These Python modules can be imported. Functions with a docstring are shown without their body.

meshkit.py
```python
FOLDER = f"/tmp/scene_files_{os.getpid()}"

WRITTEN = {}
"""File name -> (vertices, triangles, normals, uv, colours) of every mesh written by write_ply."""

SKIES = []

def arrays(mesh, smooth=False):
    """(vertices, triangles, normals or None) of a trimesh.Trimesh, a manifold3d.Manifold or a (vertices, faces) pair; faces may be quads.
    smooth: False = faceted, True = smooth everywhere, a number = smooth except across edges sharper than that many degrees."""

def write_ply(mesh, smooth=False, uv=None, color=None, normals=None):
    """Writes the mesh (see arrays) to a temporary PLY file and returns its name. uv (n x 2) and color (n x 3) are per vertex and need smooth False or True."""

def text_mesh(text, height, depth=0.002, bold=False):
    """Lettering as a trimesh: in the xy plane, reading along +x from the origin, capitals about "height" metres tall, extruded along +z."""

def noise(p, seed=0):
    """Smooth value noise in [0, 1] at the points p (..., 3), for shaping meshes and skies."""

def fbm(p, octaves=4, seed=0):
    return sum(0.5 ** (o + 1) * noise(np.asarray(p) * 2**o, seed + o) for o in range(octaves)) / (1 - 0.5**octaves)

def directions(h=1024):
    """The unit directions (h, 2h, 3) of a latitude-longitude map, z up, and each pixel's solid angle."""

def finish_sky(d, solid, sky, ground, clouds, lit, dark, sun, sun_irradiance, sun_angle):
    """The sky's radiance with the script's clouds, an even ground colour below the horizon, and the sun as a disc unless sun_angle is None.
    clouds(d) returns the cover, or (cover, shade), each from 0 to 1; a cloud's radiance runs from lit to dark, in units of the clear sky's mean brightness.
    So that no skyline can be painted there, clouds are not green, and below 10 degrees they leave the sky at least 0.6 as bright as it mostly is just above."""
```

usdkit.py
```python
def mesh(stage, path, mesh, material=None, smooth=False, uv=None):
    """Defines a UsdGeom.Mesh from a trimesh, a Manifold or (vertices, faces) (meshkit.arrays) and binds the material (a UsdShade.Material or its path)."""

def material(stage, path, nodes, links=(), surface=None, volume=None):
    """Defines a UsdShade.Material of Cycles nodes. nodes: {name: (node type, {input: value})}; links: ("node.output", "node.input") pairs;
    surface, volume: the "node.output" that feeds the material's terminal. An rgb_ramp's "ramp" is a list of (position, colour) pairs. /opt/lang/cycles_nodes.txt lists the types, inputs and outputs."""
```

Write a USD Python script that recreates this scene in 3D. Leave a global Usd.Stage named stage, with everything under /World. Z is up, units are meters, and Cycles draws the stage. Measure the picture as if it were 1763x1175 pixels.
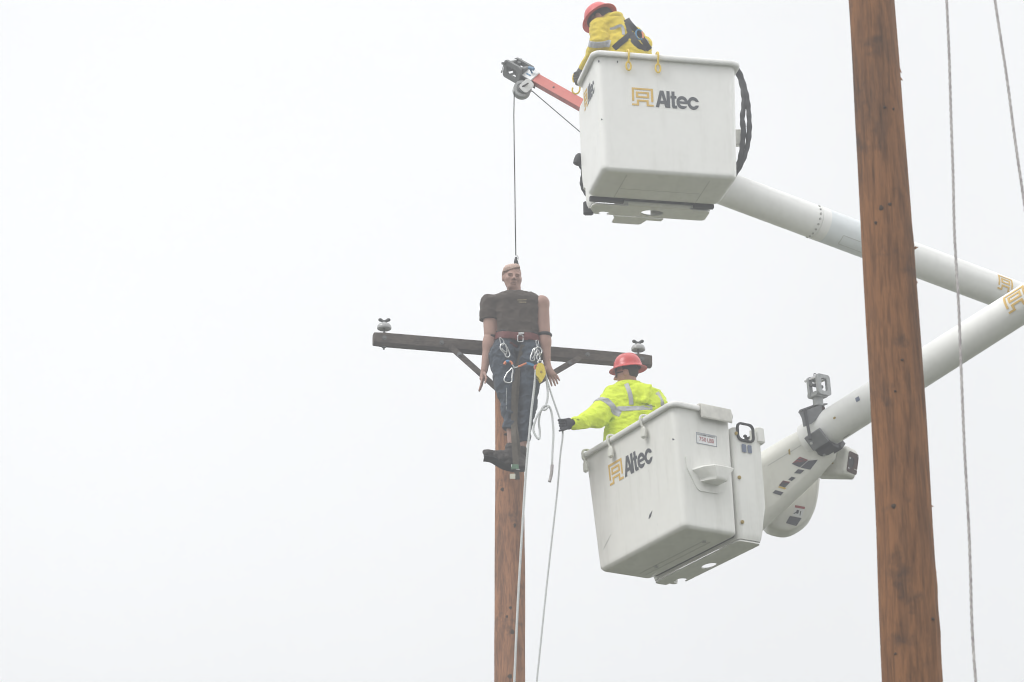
import math
import numpy as np
import trimesh
import shapely
from shapely.geometry import Polygon, LineString, Point, box as sbox
from shapely.ops import unary_union
from scipy.interpolate import CubicSpline
import usdkit
import meshkit
from pxr import Usd, UsdGeom, UsdLux, Gf, Sdf, UsdShade

np.random.seed(7)
rng = np.random.default_rng(11)
stage = Usd.Stage.CreateInMemory()
UsdGeom.SetStageUpAxis(stage, UsdGeom.Tokens.z)
UsdGeom.SetStageMetersPerUnit(stage, 1.0)
UsdGeom.Xform.Define(stage, '/World')
UsdGeom.Scope.Define(stage, '/World/Looks')

# ------------------------------------------------------------------ camera, sky, sun, exposure
PITCH = math.radians(20.0)
FPX = 10840 * math.tan(PITCH)            # focal length in pixels of a 1763 wide picture
PW, PH, EYE = 1763, 1175, 1.6
cam = UsdGeom.Camera.Define(stage, '/World/camera')
cam.AddTranslateOp().Set(Gf.Vec3d(0, 0, EYE))
cam.AddRotateXOp().Set(90 + math.degrees(PITCH))
cam.CreateHorizontalApertureAttr(36.0)
cam.CreateVerticalApertureAttr(36.0 * 682 / 1024)
cam.CreateFocalLengthAttr(36.0 * FPX / PW)
cam.CreateClippingRangeAttr(Gf.Vec2f(0.1, 5000))
cam.CreateFStopAttr(9.0)
cam.CreateFocusDistanceAttr(19.6)
cam.CreateExposureAttr(0.0)

SUN_DIR = np.array([-0.75, -0.45, 0.9]); SUN_DIR /= np.linalg.norm(SUN_DIR)
SUN_EL, SUN_ROT = math.asin(SUN_DIR[2]), math.atan2(SUN_DIR[0], SUN_DIR[1])
SKY_STRENGTH = 0.1
GLOW = (-.085, .93, .36)
sky_mat = usdkit.material(stage, '/World/Looks/overcast_sky', {
    'sky': ('sky_texture', {'sky_type': 'single_scattering', 'sun_disc': False, 'sun_elevation': SUN_EL, 'sun_rotation': SUN_ROT,
                            'air_density': 1.0, 'aerosol_density': 3.0}),
    'tc': ('texture_coordinate', {}),
    'sep': ('separate_xyz', {}),
    'lift': ('map_range', {'from_min': 0.0, 'from_max': 1.0, 'to_min': 0.0, 'to_max': 1.0, 'clamp': True}),
    # overcast luminance rises from the horizon to the zenith
    'grad': ('rgb_ramp', {'ramp': [(0.0, (.44, .446, .452)), (.15, (.456, .462, .468)), (.25, (.463, .469, .474)), (.36, (.467, .473, .478)), (.5, (.468, .474, .480)),
                                   (.60, (.55, .556, .562)), (.8, (.74, .745, .75)), (1.0, (.92, .925, .93))]}),
    # the cloud is thinnest, and brightest, towards one side
    'dot': ('vector_math', {'math_type': 'dot_product', 'vector2': GLOW}),
    'glow': ('map_range', {'range_type': 'smoothstep', 'from_min': .965, 'from_max': 1.0, 'to_min': 1.0, 'to_max': 1.085, 'clamp': True}),
    'gm': ('math', {'math_type': 'multiply'}),
    'cl': ('noise_texture', {'scale': 2.6, 'detail': 3.0, 'roughness': .42}),
    'clr': ('map_range', {'from_min': .3, 'from_max': .7, 'to_min': .97, 'to_max': 1.03, 'clamp': True}),
    'bright': ('vector_math', {'math_type': 'scale', 'scale': 20.0}),
    'cloud': ('vector_math', {'math_type': 'scale'}),
    'mix': ('mix_color', {'blend_type': 'mix', 'fac': .985, 'use_clamp': False}),
    'bg': ('background_shader', {'strength': SKY_STRENGTH}),
}, [('tc.generated', 'sep.vector'), ('sep.z', 'lift.value'), ('lift.result', 'grad.fac'), ('tc.generated', 'cl.vector'), ('cl.fac', 'clr.value'),
    ('grad.color', 'bright.vector1'), ('bright.vector', 'cloud.vector1'), ('tc.generated', 'dot.vector1'), ('dot.value', 'glow.value'), ('clr.result', 'gm.value1'), ('glow.result', 'gm.value2'), ('gm.value', 'cloud.scale'),
    ('sky.color', 'mix.a'), ('cloud.vector', 'mix.b'), ('mix.result', 'bg.color')], surface='bg.background')
dome = UsdLux.DomeLight.Define(stage, '/World/sky')
dome.CreateIntensityAttr(1.0)
UsdShade.MaterialBindingAPI.Apply(dome.GetPrim()).Bind(sky_mat)
dome.GetPrim().SetCustomDataByKey('kind', 'structure')

sun = UsdLux.DistantLight.Define(stage, '/World/sun')
sun.CreateIntensityAttr(0.4)
sun.CreateAngleAttr(25.0)
sun.CreateColorAttr(Gf.Vec3f(1.0, .985, .96))
sun.GetPrim().CreateAttribute('inputs:normalize', Sdf.ValueTypeNames.Bool).Set(True)
zax = SUN_DIR; xax = np.cross([0, 0, 1.0], zax); xax /= np.linalg.norm(xax); yax = np.cross(zax, xax)
sun.AddTransformOp().Set(Gf.Matrix4d(*xax, 0, *yax, 0, *zax, 0, 0, 0, 30, 1))

# ------------------------------------------------------------------ helpers: camera geometry
CP, SP = math.cos(PITCH), math.sin(PITCH)
EYEV = np.array([0, 0, EYE])


def ray(px, py):
    x, u = (px - PW / 2) / FPX, -(py - PH / 2) / FPX
    return np.array([x, CP - u * SP, SP + u * CP])


def P(px, py, Y):
    """The point of the plane y = Y that the photograph shows at that pixel."""
    r = ray(px, py)
    return EYEV + r * (Y / r[1])


def PP(pts, Y):
    return np.array([P(q[0], q[1], Y + (q[2] if len(q) > 2 else 0)) for q in pts])


def mpp(py, Y):
    """Metres per pixel there."""
    p = P(PW / 2, py, Y) - EYEV
    return (p[1] * CP + p[2] * SP) / FPX


# ------------------------------------------------------------------ helpers: scene objects
USED, MATS = {}, {}


def numbered(parent, name):
    k = (parent, name)
    n = USED.get(k, -1) + 1
    USED[k] = n
    return f'{parent}/{name}' if n == 0 else f'{parent}/{name}_{n:03d}'


class Thing:
    def __init__(self, path, M):
        self.path, self.M, self.Mi = path, M, np.linalg.inv(M)


def tag(prim, label, cat=None, group=None, kind=None):
    for k, v in (('label', label), ('category', cat), ('group', group), ('kind', kind)):
        if v:
            prim.SetCustomDataByKey(k, v)


def thing(name, label, cat, loc=(0, 0, 0), R=None, group=None):
    path = numbered('/World', name)
    M = np.eye(4)
    if R is not None:
        M[:3, :3] = R
    M[:3, 3] = loc
    x = UsdGeom.Xform.Define(stage, path)
    x.AddTransformOp().Set(Gf.Matrix4d(*[float(v) for v in M.T.ravel()]))
    tag(x.GetPrim(), label, cat, group)
    return Thing(path, M)


def tri(mesh):
    if hasattr(mesh, 'to_mesh'):
        m = mesh.to_mesh()
        return np.array(m.vert_properties[:, :3]), np.array(m.tri_verts)
    if isinstance(mesh, tuple):
        v, f = np.asarray(mesh[0], float), np.asarray(mesh[1], int)
        if f.shape[1] == 4:
            f = np.vstack([f[:, [0, 1, 2]], f[:, [0, 2, 3]]])
        return v, f
    return np.array(mesh.vertices), np.array(mesh.faces)


def obj(name, mesh, mat, parent, smooth=35, label=None, kind=None):
    """One mesh prim under a thing or a part; the mesh is in world coordinates."""
    v, f = tri(mesh)
    v = v @ parent.Mi[:3, :3].T + parent.Mi[:3, 3]
    path = numbered(parent.path, name)
    m = usdkit.mesh(stage, path, (v, f), M(mat), smooth=smooth)
    tag(m.GetPrim(), label, kind=kind)
    return Thing.__new__(Thing)._init(path, parent)


def _init(self, path, parent):
    self.path, self.M, self.Mi = path, parent.M, parent.Mi
    return self


Thing._init = _init
WORLD = Thing('/World', np.eye(4))

# ------------------------------------------------------------------ materials


def M(name):
    return MATS[name]


def mat(name, col, rough=.5, var=.12, scale=6., detail=4., bump=0., bscale=None, metal=0., stretch=(1, 1, 1), dark=None, spec=.5, sheen=0.):
    c = np.array(col, float)
    lo = c * (1 - var) if dark is None else np.array(dark, float)
    nodes = {'g': ('geometry', {}), 'mp': ('mapping', {'scale': stretch}),
             'n': ('noise_texture', {'scale': scale, 'detail': detail, 'roughness': .6}),
             'r': ('rgb_ramp', {'ramp': [(.28, lo), (.62, c), (.8, np.clip(c * (1 + var * .6), 0, .95))]}),
             'p': ('principled_bsdf', {'roughness': rough, 'metallic': metal, 'specular_ior_level': spec, 'sheen_weight': sheen})}
    links = [('g.position', 'mp.vector'), ('mp.vector', 'n.vector'), ('n.fac', 'r.fac'), ('r.color', 'p.base_color')]
    if bump:
        nodes['bn'] = ('noise_texture', {'scale': bscale or scale * 8, 'detail': 3.})
        nodes['b'] = ('bump', {'strength': 1.0, 'distance': bump})
        links += [('mp.vector', 'bn.vector'), ('bn.fac', 'b.height'), ('b.normal', 'p.normal')]
    MATS[name] = usdkit.material(stage, f'/World/Looks/{name}', nodes, links, surface='p.BSDF')


def white_mat(name, col, dirt, amount, rough=.38):
    """Moulded fibreglass: near-even gel coat, rain streaks and scuffs."""
    nodes = {'g': ('geometry', {}), 'mp': ('mapping', {'scale': (9, 9, 1.1)}), 'n': ('noise_texture', {'scale': 1.4, 'detail': 6., 'roughness': .65}),
             'r': ('map_range', {'from_min': .5, 'from_max': .78, 'to_min': 0., 'to_max': amount, 'clamp': True}),
             'n2': ('noise_texture', {'scale': 34., 'detail': 2.}), 'r2': ('map_range', {'from_min': .69, 'from_max': .76, 'to_min': 0., 'to_max': amount * .8, 'clamp': True}),
             'n3': ('noise_texture', {'scale': 2.2, 'detail': 3.}), 'r3': ('map_range', {'from_min': .35, 'from_max': .7, 'to_min': 0., 'to_max': amount * .35, 'clamp': True}),
             'add': ('math', {'math_type': 'add', 'use_clamp': True}), 'add2': ('math', {'math_type': 'add', 'use_clamp': True}),
             'mix': ('mix_color', {'blend_type': 'mix', 'a': col, 'b': dirt}),
             'bn': ('noise_texture', {'scale': 60., 'detail': 2.}), 'b': ('bump', {'strength': .5, 'distance': .0006}),
             'rr': ('map_range', {'from_min': .3, 'from_max': .7, 'to_min': rough - .08, 'to_max': rough + .15}),
             'p': ('principled_bsdf', {'roughness': rough})}
    links = [('g.position', 'mp.vector'), ('mp.vector', 'n.vector'), ('n.fac', 'r.value'), ('g.position', 'n2.vector'), ('n2.fac', 'r2.value'), ('g.position', 'n3.vector'),
             ('n3.fac', 'r3.value'), ('r.result', 'add.value1'), ('r2.result', 'add.value2'), ('add.value', 'add2.value1'), ('r3.result', 'add2.value2'), ('add2.value', 'mix.fac'),
             ('mix.result', 'p.base_color'), ('g.position', 'bn.vector'), ('bn.fac', 'b.height'), ('b.normal', 'p.normal'), ('n3.fac', 'rr.value'), ('rr.result', 'p.roughness')]
    MATS[name] = usdkit.material(stage, f'/World/Looks/{name}', nodes, links, surface='p.BSDF')


def wood_mat(name, light, mid, dark, stain, grain=(26, 26, 1.3), rough=.85, bump=.004, stain_at=(.5, .68)):
    nodes = {'g': ('geometry', {}), 'mp': ('mapping', {'scale': grain}), 'n': ('noise_texture', {'scale': 1.5, 'detail': 8., 'roughness': .68, 'distortion': .35}),
             'r': ('rgb_ramp', {'ramp': [(.26, dark), (.42, mid), (.56, light), (.72, mid), (.85, dark)]}),
             'mp2': ('mapping', {'scale': tuple(np.array(grain) * .17)}), 'n2': ('noise_texture', {'scale': 1.3, 'detail': 7., 'roughness': .72, 'distortion': .8}),
             'r2': ('map_range', {'from_min': stain_at[0], 'from_max': stain_at[1], 'to_min': 0., 'to_max': .8, 'clamp': True}),
             'n3': ('noise_texture', {'scale': 5.5, 'detail': 5., 'roughness': .65}), 'r3': ('map_range', {'from_min': .58, 'from_max': .70, 'to_min': 0., 'to_max': .7, 'clamp': True}),
             'mx': ('mix_color', {'blend_type': 'mix', 'b': stain}), 'mx3': ('mix_color', {'blend_type': 'mix', 'b': stain}),
             'mp4': ('mapping', {'scale': tuple(np.array(grain) * np.array([3.4, 3.4, 2.0]))}), 'n4': ('noise_texture', {'scale': 1.6, 'detail': 4.}),
             'r4': ('map_range', {'from_min': .36, 'from_max': .5, 'to_min': .72, 'to_max': 1.05, 'clamp': True}), 'mx4': ('vector_math', {'math_type': 'scale'}),
             'b': ('bump', {'strength': .9, 'distance': bump}), 'hm': ('math', {'math_type': 'add'}),
             'p': ('principled_bsdf', {'roughness': rough, 'specular_ior_level': .25})}
    links = [('g.position', 'mp.vector'), ('mp.vector', 'n.vector'), ('n.fac', 'r.fac'), ('g.position', 'mp2.vector'), ('mp2.vector', 'n2.vector'), ('n2.fac', 'r2.value'),
             ('g.position', 'n3.vector'), ('n3.fac', 'r3.value'), ('r.color', 'mx.a'), ('r2.result', 'mx.fac'), ('mx.result', 'mx3.a'), ('r3.result', 'mx3.fac'),
             ('g.position', 'mp4.vector'), ('mp4.vector', 'n4.vector'), ('n4.fac', 'r4.value'), ('mx3.result', 'mx4.vector1'), ('r4.result', 'mx4.scale'), ('mx4.vector', 'p.base_color'),
             ('n.fac', 'hm.value1'), ('n4.fac', 'hm.value2'), ('hm.value', 'b.height'), ('b.normal', 'p.normal')]
    MATS[name] = usdkit.material(stage, f'/World/Looks/{name}', nodes, links, surface='p.BSDF')


white_mat('white_fibreglass', (.80, .80, .775), (.46, .45, .40), .2)
white_mat('weathered_fibreglass', (.76, .76, .725), (.42, .41, .36), .26)
white_mat('white_boom_paint', (.80, .80, .78), (.5, .49, .45), .14, .34)
white_mat('cream_housing', (.72, .715, .66), (.40, .38, .32), .25, .42)
mat('rim_plastic', (.76, .76, .74), .45, .1, 9, bump=.0008)
mat('rim_pad_plastic', (.66, .65, .60), .6, .2, 12, bump=.001)
mat('boom_panel_grey', (.70, .735, .75), .35, .06, 5)
mat('seam_grey', (.42, .42, .40), .6, .1, 20)
wood_mat('creosote_wood', (.250, .116, .050), (.178, .083, .037), (.110, .052, .027), (.055, .037, .029), grain=(17, 17, 2.2), stain_at=(.52, .70), bump=.006)
wood_mat('tan_wood', (.37, .18, .095), (.26, .125, .068), (.14, .07, .043), (.07, .046, .036), grain=(11, 11, 2.6), stain_at=(.52, .70), bump=.006)
wood_mat('dark_timber', (.115, .097, .083), (.082, .069, .060), (.045, .038, .034), (.04, .034, .03), grain=(1.6, 22, 22))
wood_mat('splinter_wood', (.45, .25, .13), (.36, .18, .09), (.2, .1, .05), (.12, .08, .06))
mat('knot_wood', (.07, .045, .03), .9, .4, 60, bump=.002)
mat('galvanised', (.36, .37, .37), .5, .25, 40, metal=.35, bump=.0006)
mat('dull_steel', (.15, .155, .155), .55, .25, 30, metal=.3)
mat('dark_bracket', (.034, .036, .040), .5, .3, 20, bump=.001)
mat('grey_bracket', (.16, .165, .17), .5, .25, 22)
mat('chrome', (.62, .63, .63), .25, .1, 50, metal=.7)
mat('porcelain', (.36, .365, .365), .25, .12, 14)
mat('porcelain_dark', (.05, .055, .055), .35, .2, 14)
mat('black_rubber', (.022, .024, .027), .6, .3, 25, bump=.002)
mat('red_paint', (.50, .085, .06), .45, .16, 7)
mat('blue_plastic', (.05, .16, .30), .45, .15, 20)
mat('rusty_plate', (.075, .042, .033), .8, .5, 22, bump=.001)
mat('rust_spot', (.42, .30, .08), .7, .3, 80)
mat('logo_gold', (.66, .43, .10), .5, .05, 20)
mat('logo_grey', (.075, .083, .095), .5, .05, 20)
mat('sticker_dark', (.085, .088, .105), .5, .45, 60, dark=(.05, .05, .06))
mat('sticker_red', (.36, .085, .09), .5, .1, 40)
mat('sticker_yellow', (.60, .42, .08), .5, .1, 40)
mat('sticker_white', (.72, .73, .73), .45, .04, 40)
mat('sticker_blue', (.14, .17, .25), .5, .25, 70)
mat('white_rope', (.66, .68, .68), .85, .2, 60)
mat('grey_rope', (.50, .475, .47), .85, .3, 60, dark=(.27, .245, .255))
mat('wire_rope', (.075, .085, .085), .6, .2, 80)
mat('yellow_plastic', (.70, .55, .05), .4, .12, 15)
mat('yellow_hook', (.74, .52, .06), .4, .12, 25)
mat('white_hook', (.70, .70, .64), .45, .15, 25)
mat('orange_web', (.72, .24, .12), .7, .1, 40)
mat('blue_web', (.09, .25, .44), .7, .1, 40)
mat('pink_web', (.60, .20, .16), .7, .1, 40)
mat('olive_web', (.10, .085, .066), .85, .3, 60, bump=.001)
mat('red_leather', (.14, .030, .028), .6, .35, 20, bump=.001)
mat('green_buckle', (.10, .20, .12), .5, .3, 40)
mat('paper_tag', (.62, .60, .50), .7, .1, 40)
mat('dummy_skin', (.39, .235, .19), .6, .1, 9, bump=.0008, bscale=60)
mat('dummy_lash', (.25, .155, .125), .7, .1, 40)
mat('dummy_hair', (.54, .385, .32), .55, .1, 16, bump=.002, bscale=50)
mat('dark_shirt', (.062, .046, .036), .9, .25, 9, bump=.003, bscale=26, sheen=.1)
mat('shirt_print', (.34, .28, .19), .8, .4, 120)
mat('denim', (.050, .070, .098), .88, .35, 3.2, dark=(.022, .027, .036), bump=.003, bscale=30, sheen=.1, stretch=(1.6, 1.6, .6))
mat('dark_denim', (.032, .036, .042), .9, .35, 11, bump=.003, bscale=30)
mat('boot_leather', (.055, .046, .042), .7, .5, 22, bump=.004, bscale=40)
mat('boot_sole', (.02, .02, .022), .7, .2, 18)
mat('skin', (.45, .24, .175), .5, .1, 14)
mat('hair_dark', (.035, .027, .022), .7, .3, 60, bump=.003, bscale=90)
mat('hat_red', (.60, .075, .075), .28, .08, 7)
mat('hat_inside', (.13, .05, .05), .6, .2, 15)
mat('hat_print', (.22, .03, .03), .5, .2, 60)
mat('lens_black', (.01, .01, .012), .12, .1, 10)
mat('lime_fabric', (.74, .90, .03), .8, .13, 8, bump=.004, bscale=16, sheen=.15)
mat('yellow_fabric', (.70, .54, .03), .8, .15, 8, bump=.004, bscale=16, sheen=.15)
mat('reflective_tape', (.46, .47, .50), .45, .12, 30, bump=.0015, bscale=50)
mat('jacket_print', (.16, .22, .03), .8, .2, 60)
mat('harness_black', (.035, .037, .044), .75, .35, 20, bump=.002)
mat('glove_dark', (.035, .037, .045), .8, .35, 24, bump=.002)
mat('glove_grey', (.10, .10, .095), .8, .35, 24, bump=.002)
mat('trousers', (.04, .045, .06), .85, .2, 10)
mat('ground_turf', (.085, .088, .055), .95, .35, .35, detail=8., dark=(.055, .068, .035))

# ------------------------------------------------------------------ helpers: shapes


def cat(*ms):
    vs, fs, n = [], [], 0
    for m in ms:
        v, f = tri(m)
        vs.append(v); fs.append(f + n); n += len(v)
    return np.vstack(vs), np.vstack(fs)


def frame(axis, hint=(0, -1, 0)):
    a = np.asarray(axis, float); a = a / np.linalg.norm(a)
    h = np.asarray(hint, float)
    if abs(h @ a) > .95:
        h = np.array([1., 0, 0])
    u = np.cross(h, a); u /= np.linalg.norm(u)
    return u, np.cross(a, u), a


def loft(loops, cap0=True, cap1=True):
    loops = [np.asarray(l, float) for l in loops]
    n = len(loops[0]); v = np.vstack(loops); f = []
    i = np.arange(n); j = (i + 1) % n
    for k in range(len(loops) - 1):
        a, b = k * n, (k + 1) * n
        f.append(np.stack([a + i, a + j, b + j], 1)); f.append(np.stack([a + i, b + j, b + i], 1))
    for on, k, flip in ((cap0, 0, True), (cap1, len(loops) - 1, False)):
        if on:
            c = len(v); v = np.vstack([v, loops[k].mean(0)])
            t = np.stack([k * n + i, k * n + j, np.full(n, c)], 1)
            f.append(t[:, ::-1] if flip else t)
    return v, np.vstack(f)


def rrect(hx, hy, r, n=5, cx=0., cy=0.):
    r = min(r, hx * .999, hy * .999)
    out = []
    for q, (sx, sy) in enumerate(((1, 1), (-1, 1), (-1, -1), (1, -1))):
        for k in range(n + 1):
            a = math.pi / 2 * (q + k / n)
            out.append((cx + sx * (hx - r) + r * math.cos(a), cy + sy * (hy - r) + r * math.sin(a)))
    return np.array(out)


def ring(c, u, w, ru, rw=None, n=20):
    a = np.linspace(0, 2 * np.pi, n, endpoint=False)
    return c + np.outer(np.cos(a) * ru, u) + np.outer(np.sin(a) * (ru if rw is None else rw), w)


def spline(pts, n, closed=False):
    pts = np.asarray(pts, float)
    if closed:
        pts = np.vstack([pts, pts[:1]])
    d = np.r_[0, np.cumsum(np.linalg.norm(np.diff(pts, axis=0), axis=1))]
    cs = CubicSpline(d, pts, bc_type='periodic' if closed else 'natural')
    return cs(np.linspace(0, d[-1], n + 1)[:-1] if closed else np.linspace(0, d[-1], n))


def sweep(pts, section, closed=False, hint=(0, -1, 0), caps=True):
    """section(k, t) -> (m, 2) points in the frame's two axes."""
    pts = np.asarray(pts, float); n = len(pts)
    tan = np.roll(pts, -1, 0) - np.roll(pts, 1, 0) if closed else np.gradient(pts, axis=0)
    tan /= np.linalg.norm(tan, axis=1, keepdims=True)
    u, w, _ = frame(tan[0], hint)
    loops = []
    for k in range(n):
        u = u - tan[k] * (u @ tan[k]); u /= np.linalg.norm(u); w = np.cross(tan[k], u)
        s = section(k, k / max(n - 1, 1))
        loops.append(pts[k] + np.outer(s[:, 0], u) + np.outer(s[:, 1], w))
    if closed:
        return loft(loops + [loops[0]], False, False)
    return loft(loops, caps, caps)


def circ(r, n):
    a = np.linspace(0, 2 * np.pi, n, endpoint=False)
    return np.stack([np.cos(a) * r, np.sin(a) * r], 1)


def tube(pts, r, n=10, closed=False):
    rr = r if callable(r) else (lambda t: r)
    return sweep(pts, lambda k, t: circ(rr(t), n), closed)


def rod(a, b, r, r2=None, n=14):
    return tube([np.asarray(a, float), np.asarray(b, float)], (lambda t: r + (r2 - r) * t) if r2 is not None else r, n)


def twisted(pts, r, pitch, n=9, strands=3, amp=.17):
    pts = np.asarray(pts, float)
    L = np.linalg.norm(np.diff(pts, axis=0), axis=1).sum()
    p = spline(pts, max(8, int(L / pitch * 7)))
    a = np.linspace(0, 2 * np.pi, n, endpoint=False)

    def sec(k, t):
        tw = 2 * np.pi * t * L / pitch / strands
        rr = r * (1 + amp * np.cos(strands * (a - tw)))
        return np.stack([np.cos(a) * rr, np.sin(a) * rr], 1)
    return sweep(p, sec)


def ribbon(pts, width, thick, hint=None, n=None):
    """A flat strap; its broad side looks at the camera."""
    pts = np.asarray(pts, float)
    if n:
        pts = spline(pts, n)
    tan = np.gradient(pts, axis=0); tan /= np.linalg.norm(tan, axis=1, keepdims=True)
    loops = []
    for k in range(len(pts)):
        view = (pts[k] - EYEV) if hint is None else np.asarray(hint, float)
        s = np.cross(view, tan[k]); s /= np.linalg.norm(s)
        m = np.cross(tan[k], s)
        w = width if np.ndim(width) == 0 else np.interp(k / (len(pts) - 1), np.linspace(0, 1, len(width)), width)
        q = [(-w / 2, -thick / 2), (w / 2, -thick / 2), (w / 2, thick / 2), (-w / 2, thick / 2)]
        loops.append(np.array([pts[k] + s * a + m * b for a, b in q]))
    return loft(loops)


def rbox(c, half, R=None, r=.01, n=2):
    """A box with rounded long edges (R's columns are its axes, rounding round the third)."""
    hx, hy, hz = half
    r = min(r, hx * .9, hy * .9, hz * .9)
    loops = []
    for z, g in ((-hz, r * .7), (-hz + r * .7, 0), (hz - r * .7, 0), (hz, r * .7)):
        q = rrect(hx - g, hy - g, max(r - g * .5, 1e-4), n)
        loops.append(np.c_[q, np.full(len(q), z)])
    v, f = loft(loops)
    R = np.eye(3) if R is None else np.asarray(R)
    return v @ R.T + np.asarray(c), f


def plate(poly, depth, origin, u, v, w=None):
    """A shapely polygon extruded from the plane through origin spanned by u and v, along w (default u x v)."""
    u, v = np.asarray(u, float), np.asarray(v, float)
    w = np.cross(u, v) if w is None else np.asarray(w, float)
    w = w / np.linalg.norm(w)
    ms = []
    for g in getattr(poly, 'geoms', [poly]):
        if g.is_empty or g.area < 1e-9:
            continue
        m = trimesh.creation.extrude_polygon(g, depth, engine='earcut')
        x = np.array(m.vertices)
        ms.append((np.asarray(origin) + np.outer(x[:, 0], u) + np.outer(x[:, 1], v) + np.outer(x[:, 2], w), np.array(m.faces)))
    vv, ff = cat(*ms)
    if np.dot(np.cross(u, v), w) < 0:
        ff = ff[:, ::-1]
    return vv, ff


def revolve(profile, c, axis, n=24, hint=(0, -1, 0), sx=1., sy=1.):
    """profile: (radius, height) pairs about axis."""
    u, w, a = frame(axis, hint)
    loops = [ring(np.asarray(c) + a * h, u, w, max(r, 1e-4) * sx, max(r, 1e-4) * sy, n) for r, h in profile]
    return loft(loops)


# ------------------------------------------------------------------ helpers: soft shapes from distance fields


def surface_nets(F, lo, res):
    s = F < 0
    c = sum(s[i:s.shape[0] - 1 + i, j:s.shape[1] - 1 + j, k:s.shape[2] - 1 + k].astype(np.int8) for i in (0, 1) for j in (0, 1) for k in (0, 1))
    mask = (c > 0) & (c < 8)
    ijk = np.argwhere(mask)
    idx = np.full(mask.shape, -1, np.int64); idx[mask] = np.arange(len(ijk))
    acc, cnt = np.zeros((len(ijk), 3)), np.zeros(len(ijk))
    cs = [np.array(q) for q in np.ndindex(2, 2, 2)]
    for a in cs:
        for d in range(3):
            if a[d] == 0:
                b = a.copy(); b[d] = 1
                fa, fb = F[tuple((ijk + a).T)], F[tuple((ijk + b).T)]
                x = (fa < 0) != (fb < 0)
                t = fa[x] / (fa[x] - fb[x])
                acc[x] += a + t[:, None] * (b - a); cnt[x] += 1
    v = lo + res * (ijk + acc / cnt[:, None])
    faces = []
    for d in range(3):
        e = np.eye(3, dtype=int)
        n = np.array(s.shape)
        sl0 = [slice(1, n[q] - 1) for q in range(3)]; sl1 = list(sl0)
        sl0[d], sl1[d] = slice(0, n[d] - 1), slice(1, n[d])
        A, B = s[tuple(sl0)], s[tuple(sl1)]
        off = np.array([1, 1, 1]); off[d] = 0
        u, w = e[(d + 1) % 3], e[(d + 2) % 3]
        for x, flip in ((A & ~B, False), (~A & B, True)):
            g = np.argwhere(x) + off
            if len(g):
                q = np.stack([idx[tuple((g - u - w).T)], idx[tuple((g - w).T)], idx[tuple(g.T)], idx[tuple((g - u).T)]], 1)
                faces.append(q[:, ::-1] if flip else q)
    q = np.vstack(faces)
    return v, np.vstack([q[:, [0, 1, 2]], q[:, [0, 2, 3]]])


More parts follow.
